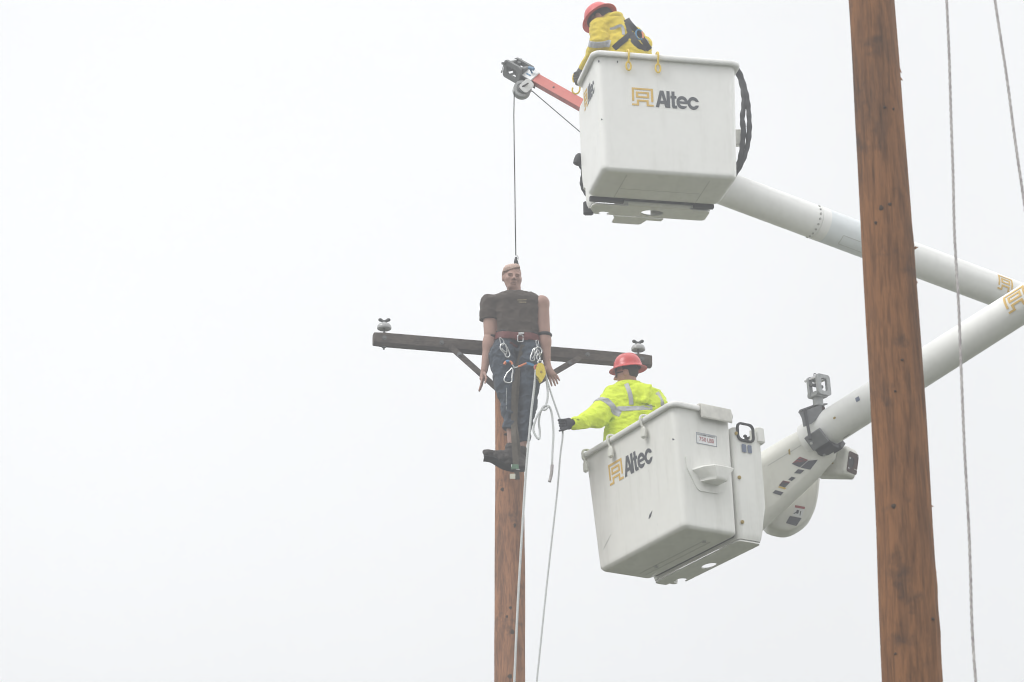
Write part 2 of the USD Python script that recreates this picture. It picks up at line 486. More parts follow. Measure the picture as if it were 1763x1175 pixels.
class Field:
    def __init__(self, lo, hi, res=.006):
        self.lo, self.res = np.asarray(lo, float), res
        n = np.ceil((np.asarray(hi) - self.lo) / res).astype(int) + 1
        self.F = np.full(n, .08, np.float32)

    def like(self):
        o = Field.__new__(Field); o.lo, o.res = self.lo, self.res
        o.F = np.full(self.F.shape, .08, np.float32)
        return o

    def copy(self):
        o = self.like(); o.F = self.F.copy()
        return o

    def window(self, lo, hi):
        n = np.array(self.F.shape)
        a = np.clip(np.floor((np.asarray(lo) - self.lo) / self.res).astype(int), 0, n - 1)
        b = np.clip(np.ceil((np.asarray(hi) - self.lo) / self.res).astype(int) + 1, 1, n)
        sl = tuple(slice(x, y) for x, y in zip(a, b))
        g = np.meshgrid(*[self.lo[d] + self.res * np.arange(a[d], b[d]) for d in range(3)], indexing='ij')
        return sl, np.stack(g, -1)

    def put(self, sl, d, k, sub=False):
        F = self.F[sl]
        if sub:
            h = np.maximum(k - np.abs(F + d), 0) / max(k, 1e-6)
            self.F[sl] = np.maximum(F, -d) + h * h * k * .25
        else:
            h = np.maximum(k - np.abs(F - d), 0) / max(k, 1e-6)
            self.F[sl] = np.minimum(F, d) - h * h * k * .25

    def cone(self, a, b, ra, rb, k=.02, sub=False):
        a, b = np.asarray(a, float), np.asarray(b, float)
        m = max(ra, rb) + .085
        sl, p = self.window(np.minimum(a, b) - m, np.maximum(a, b) + m)
        ab = b - a; l2 = max(ab @ ab, 1e-9)
        t = np.clip(((p - a) @ ab) / l2, 0, 1)
        d = np.linalg.norm(p - a - t[..., None] * ab, axis=-1) - (ra + (rb - ra) * t)
        self.put(sl, d, k, sub)
        return self

    def ell(self, c, radii, R=None, k=.02, sub=False):
        c, radii = np.asarray(c, float), np.asarray(radii, float)
        m = radii.max() + .085
        sl, p = self.window(c - m, c + m)
        q = (p - c) @ (np.eye(3) if R is None else np.asarray(R))
        k0 = np.linalg.norm(q / radii, axis=-1); k1 = np.linalg.norm(q / radii ** 2, axis=-1)
        self.put(sl, k0 * (k0 - 1) / np.maximum(k1, 1e-6), k, sub)
        return self

    def points(self):
        g = np.meshgrid(*[self.lo[d] + self.res * np.arange(self.F.shape[d]) for d in range(3)], indexing='ij')
        return np.stack(g, -1)

    def near(self, width=.05):
        return np.abs(self.F) < width

    def wrinkle(self, amp, freq=(14, 14, 9), seed=0, octaves=3):
        m = self.near(.06)
        p = self.lo + self.res * np.argwhere(m)
        n = meshkit.fbm(p * np.asarray(freq), octaves, seed) - .5
        ridge = np.abs(n) * 2
        self.F[m] += (amp * (ridge - .35) * 2).astype(np.float32)
        return self

    def cut(self, n, c, keep_below=True):
        """Keep the side n . (p - c) < 0."""
        n = np.asarray(n, float) / np.linalg.norm(n)
        d = self.points() @ n - n @ np.asarray(c)
        self.F = np.maximum(self.F, d.astype(np.float32))
        return self

    def band(self, n, c, width, lift=.005, within=None):
        """A strip of the surface, a little proud of it."""
        o = self.copy(); o.F -= lift
        n = np.asarray(n, float) / np.linalg.norm(n)
        p = self.points()
        d = np.abs(p @ n - n @ np.asarray(c)) - width / 2
        o.F = np.maximum(o.F, d.astype(np.float32))
        if within is not None:
            q, r = within
            o.F = np.maximum(o.F, (np.linalg.norm(p - np.asarray(q), axis=-1) - r).astype(np.float32))
        return o.mesh()

    def mesh(self):
        return surface_nets(self.F, self.lo, self.res)


def on(mesh, pts, lift=.006):
    """Where the lines of sight through those pixels first meet the mesh, a little this side of it."""
    v, f = tri(mesh)
    a, e1, e2 = v[f[:, 0]], v[f[:, 1]] - v[f[:, 0]], v[f[:, 2]] - v[f[:, 0]]
    out = []
    for px, py in pts:
        d = ray(px, py); d = d / np.linalg.norm(d)
        h = np.cross(d, e2); det = (e1 * h).sum(1)
        with np.errstate(divide='ignore', invalid='ignore'):
            s = EYEV - a; uu = (s * h).sum(1) / det
            q = np.cross(s, e1); vv = q @ d / det; t = (e2 * q).sum(1) / det
        ok = (np.abs(det) > 1e-12) & (uu >= -1e-6) & (vv >= -1e-6) & (uu + vv <= 1 + 1e-6) & (t > 0)
        out.append(EYEV + d * (t[ok].min() - lift) if ok.any() else None)
    known = [i for i, x in enumerate(out) if x is not None]
    for i, (px, py) in enumerate(pts):
        if out[i] is None:
            out[i] = P(px, py, out[min(known, key=lambda q: abs(q - i))][1])
    return np.array(out)


def head(F, c, s, R, k=.012, nose=1., ears=True):
    """A head of height s; R's columns: its right, its forward, its up."""
    L = lambda x, y, z: np.asarray(c) + R @ (np.array([x, y, z]) * s)
    F.ell(L(0, -.06, .12), np.array([.325, .40, .375]) * s, R, k)
    F.ell(L(0, .08, -.16), np.array([.285, .28, .33]) * s, R, .04 * s / .23)
    F.cone(L(-.10, .215, -.42), L(.10, .215, -.42), .08 * s, .08 * s, .025)
    for x in (-1, 1):
        F.ell(L(x * .17, .2, -.09), np.array([.11, .12, .09]) * s, R, .02)
        F.ell(L(x * .14, .385, .005), np.array([.085, .06, .045]) * s, R, .014, sub=True)
        F.cone(L(x * .09, .318, -.022), L(x * .19, .295, -.022), .022 * s, .02 * s, .012)
        if ears:
            F.ell(L(x * .335, -.02, -.04), np.array([.045, .10, .145]) * s, R, .008)
    F.cone(L(-.19, .325, .065), L(.19, .325, .065), .050 * s, .050 * s, .01)
    F.cone(L(0, .37, .03), L(0, .455, -.12), .03 * s, .052 * s * nose, .012)
    F.cone(L(-.055, .40, -.135), L(.055, .40, -.135), .032 * s, .032 * s, .008)
    F.cone(L(-.10, .325, -.255), L(.10, .325, -.255), .024 * s, .024 * s, .006)
    F.cone(L(-.08, .325, -.305), L(.08, .325, -.305), .026 * s, .026 * s, .006)
    F.cone(L(-.11, .355, -.279), L(.11, .355, -.279), .008 * s, .008 * s, .004, sub=True)
    return L


def hard_hat(t, c, R, s=1., name='hard_hat', print_at=None):
    """Full brim hard hat about c (the middle of the brim); R's columns: right, forward, up."""
    def W(p):
        return np.asarray(c) + (np.asarray(p) * s) @ R.T
    n = 40
    a = np.linspace(0, 2 * np.pi, n, endpoint=False)

    def loop(rx, ry, z, tip=0.):
        q = np.stack([np.sin(a) * rx, np.cos(a) * ry, np.full(n, z)], 1)
        q[:, 2] += tip * np.cos(a)
        return W(q)
    shell = [loop(.104, .122, -.004), loop(.146, .166, -.020), loop(.151, .172, -.019), loop(.151, .172, -.014), loop(.146, .166, -.012), loop(.122, .142, .004),
             loop(.112, .131, .014), loop(.109, .127, .035), loop(.102, .118, .066), loop(.086, .100, .098), loop(.06, .07, .121), loop(.028, .034, .132), loop(.004, .004, .134)]
    h = obj(name, loft(shell, False, True), 'hat_red', t, 40)
    obj('suspension', loft([loop(.104, .122, -.004), loop(.100, .118, .03), loop(.08, .095, .08), loop(.03, .03, .11)], False, True), 'hat_inside', h, 40)
    ridge = spline([W((0, .105, .07)), W((0, .07, .118)), W((0, 0, .136)), W((0, -.07, .118)), W((0, -.105, .07))], 18)
    obj('ridge', sweep(ridge, lambda k, q: circ(.012 * s, 8) * [1, .5], hint=R[:, 0]), 'hat_red', h, 40)
    return h


# ------------------------------------------------------------------ ground and haze
gx = np.linspace(-1, 1, 61)
gx = np.sign(gx) * (np.abs(gx) ** 2.2) * 900
X, Yg = np.meshgrid(gx, gx + 20, indexing='ij')
Z = (meshkit.fbm(np.stack([X * .03, Yg * .03, X * 0], -1), 3, 5) - .5) * .5
Z -= .15
i = np.arange(60)
A = (i[:, None] * 61 + i[None]).ravel()
ground = obj('ground', (np.stack([X.ravel(), Yg.ravel(), Z.ravel()], 1), np.stack([A, A + 61, A + 62, A + 1], 1)), 'ground_turf', WORLD, True, kind='structure')

HAZE_DENSITY = .0072
MATS['haze_air'] = usdkit.material(stage, '/World/Looks/haze_air', {'v': ('principled_volume', {'color': (.97, .98, 1.0), 'density': HAZE_DENSITY, 'anisotropy': .45})}, volume='v.volume')
hz = trimesh.creation.box([1860, 1860, 16.0]); hz.apply_translation([0, 20, 6.4])
obj('haze', hz, 'haze_air', WORLD, False, kind='stuff')

# ------------------------------------------------------------------ wooden poles


def pole_mesh(centres, radii, z0, z1, bumps, seed, n=40):
    """Natural round timber: a swept, slightly uneven trunk with swellings at the knots (bumps: z, angle, size)."""
    centres = np.asarray(centres, float)
    cx, cy = np.polyfit(centres[:, 2], centres[:, 0], min(2, len(centres) - 1)), np.polyfit(centres[:, 2], centres[:, 1], 1)
    rr = np.polyfit(centres[:, 2], radii, 1)
    a = np.linspace(0, 2 * np.pi, n, endpoint=False)
    loops = []
    zs = np.arange(z0, z1, .045)
    for z in np.r_[zs, z1]:
        r = np.polyval(rr, z) * np.ones(n)
        p = np.stack([np.cos(a) * 1.6, np.sin(a) * 1.6, np.full(n, z * 1.1)], 1)
        r += (meshkit.fbm(p, 3, seed) - .5) * .012
        p2 = np.stack([np.cos(a) * 7, np.sin(a) * 7, np.full(n, z * .6)], 1)
        r += (meshkit.noise(p2, seed + 3) - .5) * .005
        for bz, ba, bs in bumps:
            da = (a - ba + np.pi) % (2 * np.pi) - np.pi
            r += bs * .45 * np.exp(-((z - bz) / .05) ** 2 - (da / .35) ** 2)
        zz = min(max(z, centres[:, 2].min() - 2.5), centres[:, 2].max() + .6)
        lin = lambda q: np.polyval(q, zz) + np.polyval(np.polyder(q), zz) * (z - zz)
        c = np.array([lin(cx), lin(cy), z])
        loops.append(c + np.stack([np.cos(a) * r, np.sin(a) * r, np.zeros(n)], 1))
    return loft(loops)


# the near pole on the right
YN = 9.0
cN = PP([(1500.5, 0), (1519, 295), (1539.5, 587), (1556, 880), (1571, 1175)], YN)
rN = [.5 * w * mpp(y, YN) for w, y in ((77, 0), (84.5, 295), (91, 587), (97, 880), (102, 1175))]
near = thing('utility_pole', 'large brown wooden pole nearest the camera, crossing in front of both white booms', 'utility pole', (cN[-1][0] + .12, YN, 0))
kn = [(P(1500, y, YN)[2], a, s) for y, a, s in ((185, -1.9, .006), (330, -1.3, .008), (425, -.4, .007), (620, -1.7, .006), (720, -1.4, .006), (950, -2.0, .007), (1010, -.5, .01), (1090, -.35, .008))]
pm = pole_mesh(cN, rN, -.6, 8.6, kn, 4, 56)
shaftN = obj('shaft', pm, 'creosote_wood', near, 40)
for px, py, dx, dy in ((1549, 124, 3, 9), (1550, 137, 4, 5), (1576, 424, 5, -4), (1577, 486, 3, 5), (1602, 870, 5, -2), (1608, 984, 5, 2)):
    a = P(px - 4, py - dy, YN - .01); b = P(px + dx, py + 2, YN - .02)
    obj('splinter', loft([ring(a, *frame(b - a)[:2], .009, .004, 6), ring((a + b) / 2, *frame(b - a)[:2], .006, .003, 6), ring(b, *frame(b - a)[:2], .0012, .0012, 6)]), 'splinter_wood', shaftN, 40)
for px, py, w, h in ((1517, 358, 7, 9), (1532, 352, 6, 6), (1508, 384, 5, 6), (1553, 620, 5, 4), (1541, 674, 4, 4), (1539, 872, 8, 8), (1605, 1066, 7, 5), (1542, 1126, 5, 4), (1523, 185, 5, 5), (1538, 188, 4, 5)):
    c = on(pm, [(px, py)], .0)[0]; s = mpp(py, YN) * .55
    nrm = EYEV - c; nrm[2] = 0; nrm /= np.linalg.norm(nrm)
    u = np.cross([0, 0, 1], nrm)
    pts = [c + nrm * .001 + (u * math.cos(t) * w * s * (1 + .25 * math.sin(3 * t + px)) + np.array([0, 0, 1]) * math.sin(t) * h * s) for t in np.linspace(0, 2 * np.pi, 12, endpoint=False)]
    pts2 = [c + nrm * .0035 + (q - c) * .55 for q in pts]
    obj('knot', loft([[q - nrm * .012 for q in pts], pts, pts2]), 'knot_wood', shaftN, 40)

# the far pole with its crossarm
YF = 19.52
cF = PP([(877.5, 700), (877.5, 900), (877.5, 1175)], YF)
rF = [.5 * w * mpp(y, YF) for w, y in ((50, 700), (51, 900), (53, 1175))]
ZTOP = P(877, 538, YF)[2]
far = thing('utility_pole', 'tan wooden pole with a crossarm, standing behind the hanging rescue dummy', 'utility pole', (cF[-1][0], YF, 0))
kn = [(P(877, y, YF)[2], a, s) for y, a, s in ((845, -1.8, .008), (905, -1.2, .008), (1030, -1.5, .01), (1060, -1.3, .01), (1090, -1.5, .008))]
pf = pole_mesh(cF, rF, -.6, ZTOP, kn, 9, 48)
shaftF = obj('shaft', pf, 'tan_wood', far, 40)
for px, py, w, h in ((886, 905, 5, 8), (879, 1047, 5, 6), (873, 1062, 5, 5), (882, 1088, 7, 9), (866, 843, 7, 7), (878, 1165, 8, 8), (872, 748, 8, 5)):
    c = on(pf, [(px, py)], .0)[0]; s = mpp(py, YF) * .5
    nrm = EYEV - c; nrm[2] = 0; nrm /= np.linalg.norm(nrm); u = np.cross([0, 0, 1], nrm)
    pts = [c + nrm * .001 + (u * math.cos(t) * w * s * (1 + .25 * math.sin(3 * t + px)) + np.array([0, 0, 1]) * math.sin(t) * h * s) for t in np.linspace(0, 2 * np.pi, 12, endpoint=False)]
    obj('knot', loft([[q - nrm * .012 for q in pts], pts, [c + nrm * .004 + (q - c) * .5 for q in pts]]), 'knot_wood', shaftF, 40)

# crossarm: bolted to the far pole's face
tl, tr = P(644.5, 571, 19.35), P(1123, 619.5, 19.97)
cz = (tl[2] + tr[2]) / 2
tr = P(1123, 619.5, 19.35 + .62); tr[2] = tl[2]
ax = tr - tl; LEN = np.linalg.norm(ax[:2]); ax = ax / np.linalg.norm(ax)
back = np.array([-ax[1], ax[0], 0])
hh, dd = .118, .092
ch = .016
sec = np.array([(0, -ch), (ch * .4, 0), (dd - ch * .4, 0), (dd, -ch), (dd, -hh + ch * 1.3), (dd - ch * 1.3, -hh), (ch * 1.3, -hh), (0, -hh + ch * 1.3)])
base = lambda s, x: tl + ax * s + np.outer(x[:, 0], back) + np.outer(x[:, 1], [0, 0, 1])
loops = []
for s in np.linspace(0, LEN, 36):
    g = 1 - (.08 if s in (0, LEN) else 0)
    q = (sec - sec.mean(0)) * g + sec.mean(0)
    jit = (meshkit.fbm(np.c_[np.full(8, s * 3), sec * 30], 2, 3)[:, None] - .5) * .004
    loops.append(base(s, q + jit))
arm = obj('crossarm', loft(loops), 'dark_timber', far, 30)
at = lambda s, b, z: tl + ax * s + back * b + np.array([0, 0, z])
for s in (.095, .62, LEN * .5, LEN - .62, LEN - .1):
    obj('bolt', cat(rod(at(s, -.004, -hh * .45), at(s, -.016, -hh * .45), .013, n=6), rod(at(s, -.001, -hh * .45), at(s, -.006, -hh * .45), .022, n=12)), 'dull_steel', arm, 30)
for s, lab in ((.098, 'grey insulator on the left end of the crossarm'), (LEN - .12, 'grey insulator on the right end of the crossarm')):
    b = at(s, dd / 2, 0)
    up = np.array([0, 0, 1.])
    ins = obj('insulator', revolve([(.006, .056), (.03, .05), (.056, .044), (.064, .049), (.066, .060), (.063, .076), (.053, .092), (.036, .100), (.024, .104), (.018, .118)], b, up, 26), 'porcelain', far, 40, label=lab)
    obj('pin', cat(rod(b - up * (hh + .03), b + up * .06, .009), rod(b + up * .001, b + up * .008, .026, n=16), rod(b - up * (hh + .012), b - up * (hh + .001), .02, n=6)), 'dull_steel', ins, 30)
    cl = Field(b + [-.08, -.06, .09], b + [.08, .06, .19], .004)
    cl.cone(b + [0, 0, .102], b + [0, 0, .122], .022, .018, .01)
    for sx in (-1, 1):
        cl.cone(b + [0, 0, .122], b + [sx * .034, 0, .134], .014, .013, .014).ell(b + [sx * .040, 0, .138], (.015, .018, .012), k=.016)
    cl.cone(b + [0, -.03, .143], b + [0, .03, .143], .012, .014, .01, sub=True)
    obj('saddle', cl.mesh(), 'porcelain_dark', ins, True)
for s, side in ((.70, 1), (LEN - .70, -1)):
    a = at(s, -.018, -hh * .8); z = P(877, 692, YF)[2]
    b = np.array([cF[0][0] - side * .03, YF - rF[0] - .01, z])
    br = obj('brace', ribbon([a, a * .5 + b * .5, b], .052, .014, hint=(0, 1, .05)), 'dark_timber', far, 30)
    p = a + (b - a) * .16
    obj('bolt', cat(rod(p + [0, -.004, 0], p + [0, -.025, 0], .014, n=6), rod(p + [0, -.002, 0], p + [0, -.01, 0], .024, n=12)), 'grey_bracket', br, 30)
obj('through_bolt', cat(rod(np.array([cF[0][0], YF - rF[0] - .03, P(877, 700, YF)[2]]), np.array([cF[0][0], YF - rF[0] + .03, P(877, 700, YF)[2]]), .018, n=6)), 'dull_steel', far, 30)

# ------------------------------------------------------------------ aerial lifts
H = 1.07
RIM = .035


def logo_icon(w):
    b = lambda pts: LineString(pts).buffer(w / 2, cap_style='flat', join_style='mitre')
    return unary_union([b([(.05, .25), (.05, .95), (.95, .95), (.95, .25)]), b([(.24, .5), (.24, .74), (.76, .74), (.76, .5), (.19, .5)]),
                        b([(-.01, .05), (.27, .05), (.27, .29), (.73, .29), (.73, .05), (1.01, .05)])])


def ringsh(x, y, r, w, sx=1.):
    return shapely.affinity.scale(Point(x, y).buffer(r, 24).difference(Point(x, y).buffer(r - w, 24)), sx, 1.)


import shapely.affinity


def wordmark():
    A = Polygon([(0, 0), (.31, 1), (.56, 1), (.87, 0), (.65, 0), (.585, .22), (.285, .22), (.22, 0)], [[(.34, .39), (.53, .39), (.435, .74)]])
    l = sbox(.76, 0, .98, 1)
    t = unary_union([sbox(1.10, .1, 1.31, 1), sbox(1.02, .58, 1.43, .74), Polygon([(1.10, .12), (1.16, 0), (1.46, 0), (1.46, .16), (1.31, .16), (1.25, .3)])])
    e = unary_union([ringsh(1.82, .375, .385, .19, 1.02).difference(sbox(1.85, .17, 2.4, .31)), sbox(1.6, .31, 2.13, .45)])
    c = ringsh(2.58, .375, .385, .19, 1.02).difference(sbox(2.65, .26, 3.1, .49))
    return unary_union([A, l]), t, e, c


class Bucket:
    def __init__(self, pos, yaw, roll, w, d, tx, ty):
        self.w, self.d, self.tx, self.ty = w, d, tx, ty
        c, s = math.cos(yaw), math.sin(yaw)
        cr, sr = math.cos(roll), math.sin(roll)
        self.R = np.array([[c, -s, 0], [s, c, 0], [0, 0, 1]]) @ np.array([[cr, 0, sr], [0, 1, 0], [-sr, 0, cr]])
        self.pos = np.asarray(pos, float) + [0, 0, EYE]

    def W(self, p):
        return np.asarray(p, float) @ self.R.T + self.pos

    def D(self, v):
        return np.asarray(v, float) @ self.R.T

    def hit(self, px, py, o, n):
        """Local point where the sight line meets the plane through local o with local normal n."""
        r = ray(px, py)
        o, n = self.W(o), self.D(n)
        return (EYEV + r * ((o - EYEV) @ n / (r @ n)) - self.pos) @ self.R

    def front(self):
        n = np.array([0, -1, -self.ty / H]); n /= np.linalg.norm(n)
        return np.array([0, -self.d / 2, H]), n, np.array([1., 0, 0]), np.cross(n, [1., 0, 0])

    def side(self, s):
        n = np.array([s, 0, -self.tx / H]); n /= np.linalg.norm(n)
        u = np.array([0, float(s), 0])
        return np.array([s * self.w / 2, 0, H]), n, u, np.cross(n, u)

    def on_face(self, face, px, py):
        o, n, u, v = face
        q = self.hit(px, py, o, n) - o
        return q @ u, q @ v

    def decal(self, face, poly, depth=.002, lift=.001):
        o, n, u, v = face
        return plate(poly, depth, self.W(o + n * lift), self.D(u), self.D(v), self.D(n))


def make_lift(B, label, mat_shell):
    t = thing('aerial_lift', label, 'aerial lift', B.pos, B.R)
    w, d = B.w, B.d

    def loop(z, g, zt=None, r=.06):
        f = 1 - min(z, H) / H
        hx = w / 2 - B.tx * f - g
        y0, y1 = -d / 2 + B.ty * f + g, d / 2 - g
        q = rrect(hx, (y1 - y0) / 2, max(r - g * .5, .012), 7, 0, (y0 + y1) / 2)
        return B.W(np.c_[q, np.full(len(q), z if zt is None else zt)])
    shell = [loop(0, .05, 0), loop(0, .034, .0015), loop(0, .018, .008), loop(0, .007, .02), loop(.03, .001), loop(.06, 0), loop(.3, 0), loop(.7, 0), loop(1.0, 0), loop(1.045, 0, 1.045 + RIM),
             loop(1.045, .02, 1.045 + RIM), loop(.7, .022), loop(.12, .024), loop(.09, .04), loop(.09, .12)]
    b = obj('bucket', loft(shell), mat_shell, t, 50)
    rim = [loop(1.03, g, z + RIM) for g, z in ((-.003, 1.022), (-.026, 1.016), (-.037, 1.022), (-.041, 1.04), (-.037, 1.057), (-.022, 1.068), (.004, 1.07), (.018, 1.062), (.021, 1.04), (.012, 1.03))]
    obj('rim', loft(rim + [rim[0]], False, False), 'rim_plastic', b, 50)
    return t, b


def put_logo(B, b, face, x0, y0, x1, y1, rise=1.0):
    """Icon and word between the two pixels (lower left of the icon, upper right of the c)."""
    u0, v0 = B.on_face(face, x0, y0); u1, v1 = B.on_face(face, x1, y1)
    width = u1 - u0
    ih = width * .285 * rise
    sx = width * .315
    ic = shapely.affinity.translate(shapely.affinity.scale(logo_icon(.1), sx, ih, origin=(0, 0)), u0, v0)
    obj('logo_icon', B.decal(face, ic), 'logo_gold', b, False)
    ch = ih * .94
    k = width * .65 / 2.98
    for nme, g in zip(('A_and_l', 't', 'e', 'c'), wordmark()):
        g = shapely.affinity.translate(shapely.affinity.scale(g, k, ch, origin=(0, 0)), u0 + width * .35, v0)
        obj('letter', B.decal(face, g), 'logo_grey', b, False)


# upper lift
BU = Bucket((1.273, 17.853, 7.877), math.radians(10.7), -.010, 1.237, .581, .033, -.012)
liftU, bU = make_lift(BU, 'upper white bucket with red jib and white boom, carrying the worker in the yellow jacket', 'white_fibreglass')
put_logo(BU, bU, BU.front(), 1088.5, 181.5, 1203, 166)
put_logo(BU, bU, BU.side(-1), 1007, 192, 1024, 160, 1.5)
# lower lift
BL = Bucket((1.302, 18.995, 4.979), math.radians(-58.1), -.084, 1.364, .603, .036, .053)
liftL, bL = make_lift(BL, 'lower white bucket with step and window on a white boom, carrying the lime jacketed worker', 'weathered_fibreglass')
put_logo(BL, bL, BL.front(), 1051, 837, 1124, 787, 1.02)

# scuffs on the lower bucket and small marks


def scuff(B, b, face, px, py, w, h, m='sticker_dark', ang=0., name='scuff'):
    u, v = B.on_face(face, px, py)
    g = Polygon([(math.cos(t) * w * (1 + .3 * math.sin(4 * t + px)), math.sin(t) * h * (1 + .3 * math.cos(3 * t))) for t in np.linspace(0, 2 * np.pi, 11, endpoint=False)])
    g = shapely.affinity.translate(shapely.affinity.rotate(g, ang, origin=(0, 0)), u, v)
    obj(name, B.decal(face, g, .0015, .0005), m, b, False)


scuff(BL, bL, BL.front(), 1120, 887, .035, .012, ang=40)
scuff(BL, bL, BL.front(), 1045, 934, .07, .0022, 'seam_grey', 35)
scuff(BL, bL, BL.front(), 1126, 990, .05, .003, 'seam_grey', 12)
scuff(BL, bL, BL.side(1), 1159, 757, .012, .008)
scuff(BU, bU, BU.front(), 1031, 106, .006, .012)
scuff(BU, bU, BU.front(), 1063, 107, .005, .012)
scuff(BU, bU, BU.front(), 1036, 206, .007, .007)

# rear covers, base plates and the dark frame between bucket and cover


def cover(B, t, top, depth, gap, mat_name, holes, tabs, window=None, taper=.05, open_back=(), narrow=0.):
    w, d = B.w, B.d
    y0, y1 = d / 2 + gap, d / 2 + gap + depth
    hx = w / 2 - narrow

    def loop(z, g, ex=0.):
        f, fl = 1 - np.clip(z / H, 0, 1), max(0., (.30 - z) / .30)
        q = rrect(hx - B.tx * f - g - ex, (y1 - y0 - fl * taper) / 2 - g, .04 if g < .01 else .03, 7, 0, (y0 + y1 - fl * taper) / 2)
        return np.c_[q, np.full(len(q), z)]
    outer = [loop(-.01, 0, .02), loop(.02, 0, .006), loop(.06, 0), loop(.2, 0), loop(.30, -.003), loop(top * .5, -.004), loop(top - .05, 0), loop(top, .012)]
    inner = [loop(top, .03), loop(top * .5, .03), loop(.0, .03, .02)]
    v, f = loft([B.W(x) for x in outer + inner + [outer[0]]], False, False)
    import manifold3d as m3

    def man(vf):
        tm = trimesh.Trimesh(*vf, process=True)
        if tm.volume < 0:
            tm.invert()
        return m3.Manifold(m3.Mesh(np.asarray(tm.vertices, np.float32), np.asarray(tm.faces, np.uint32)))
    q = man((v, f))
    for x0, x1, z1 in open_back:                     # the back wall is open there, down to the base plate
        q = q - man(rbox(B.W(((x0 + x1) / 2, y1 - taper * .5, z1 / 2 - .05)), ((x1 - x0) / 2, .09, z1 / 2 + .05), B.R, .03, 4))
    if window is not None:
        q = q - man(window)
    vv, ff = tri(q)
    c = obj('rear_cover', (vv, ff) if len(ff) > 100 else (v, f), mat_name, t, 50)
    if window is None:
        obj('top_lid', plate(Polygon(loop(top, .01)[:, :2]), .012, B.W((0, 0, top - .014)), B.D((1, 0, 0)), B.D((0, 1, 0))), mat_name, c, 30)
    lo = Polygon(loop(-.012, .004, .02)[:, :2])
    for h in holes:
        lo = lo.difference(h)
    lo = unary_union([lo] + tabs)
    base = plate(lo, .012, B.W((0, 0, -.03)), B.D((1, 0, 0)), B.D((0, 1, 0)))
    pl = obj('base_plate', base, mat_name, t, 30)
    # frame in the gap
    ym = d / 2 + gap / 2
    for x0, x1, dz, m in ((-hx * .86, hx * .9, .0, 'dark_bracket'),):
        obj('mounting_frame', cat(rbox(B.W((0, ym, .05)), (hx * .84, gap * .42, .035), B.R, .006), rbox(B.W((0, ym, .55)), (hx * .5, gap * .42, .03), B.R, .006)), m, t, 30)
    return c, pl


def cblob(x, y, rx, ry):
    return shapely.affinity.scale(Point(x, y).buffer(1., 16), rx, ry)


dU = BU.d / 2
uh = [cblob(.03, .465, .10, .062), cblob(-.385, .535, .05, .032), Polygon([(-.7, .36), (-.575, .36), (-.44, .60), (-.44, .8), (-.7, .8)]), sbox(.17, .585, .7, .9)]
ut = [Polygon([(-.29, .58), (-.27, .62), (-.27, .72), (-.25, .735), (-.03, .735), (-.01, .72), (.02, .63), (.15, .63), (.16, .585)])]
covU, plU = cover(BU, liftU, 1.0, .27, .055, 'white_fibreglass', uh, ut, open_back=((-.64, -.28, .2), (-.06, .04, .14)), narrow=.04)
for x0, x1, y, hw in ((-.22, .33, dU + .022, .014),):
    obj('mounting_bar', rbox(BU.W(((x0 + x1) / 2, y, -.025)), ((x1 - x0) / 2, hw, .016), BU.R, .004), 'cream_housing', liftU, 30)
for x0, x1, y in ((-.56, -.26, .022), (.36, .54, .02)):
    obj('mounting_bracket', rbox(BU.W(((x0 + x1) / 2, dU + y, .0)), ((x1 - x0) / 2, .020, .02), BU.R, .006), 'dark_bracket', liftU, 30)
for x in (-.36, .36):
    g = sbox(x - .0015, -BU.d / 2 + .06, x + .0015, BU.d / 2 - .02)
    obj('bottom_seam', plate(g, .0015, BU.W((0, 0, -.0018)), BU.D((1, 0, 0)), BU.D((0, 1, 0))), 'seam_grey', bU, False)
g = sbox(-.36, -.003, .36, -.001)
obj('bottom_seam', plate(g, .0015, BU.W((0, .06, -.0018)), BU.D((1, 0, 0)), BU.D((0, 1, 0))), 'seam_grey', bU, False)

# lower lift: cover with a see-through window
dL = BL.d / 2
GAPL, DEPL = .018, .305
fs = BL.side(1)


def side_uv(px, py):
    return BL.on_face(fs, px, py)


u0, v0 = side_uv(1266.5, 745); u1, v1 = side_uv(1298, 745)
uc, vc = side_uv(1282.3, 745.7)
_, vt = side_uv(1282, 729); _, vb = side_uv(1282, 762)
wu, wv = abs(u1 - u0) / 2 * .93, abs(vt - vb) / 2 * .96
win = Polygon(rrect(wu * .80, wv * .80, wu * .42, 6)); frm = Polygon(rrect(wu, wv, wu * .52, 6))
skew = lambda g: shapely.affinity.translate(shapely.affinity.skew(g, 0, 0), uc, vc)
cutter = plate(skew(win), 3.0, BL.W(fs[0] + fs[1] * .3), BL.D(fs[2]), BL.D(fs[3]), -BL.D(fs[1]))
lh = [cblob(-.03, .49, .085, .055), cblob(-.455, .50, .055, .05), Polygon([(-.7, .45), (-.5, .46), (-.46, .56), (-.43, .60), (-.43, .8), (-.7, .8)]), cblob(-.33, .61, .06, .055)]
covL, plL = cover(BL, liftL, .985, DEPL, GAPL, 'weathered_fibreglass', lh, [], cutter, .06, open_back=((-.60, .06, .17),))
obj('window_gasket', plate(skew(frm.difference(win)), .016, BL.W(fs[0] + fs[1] * .001), BL.D(fs[2]), BL.D(fs[3]), BL.D(fs[1])), 'black_rubber', covL, 40)
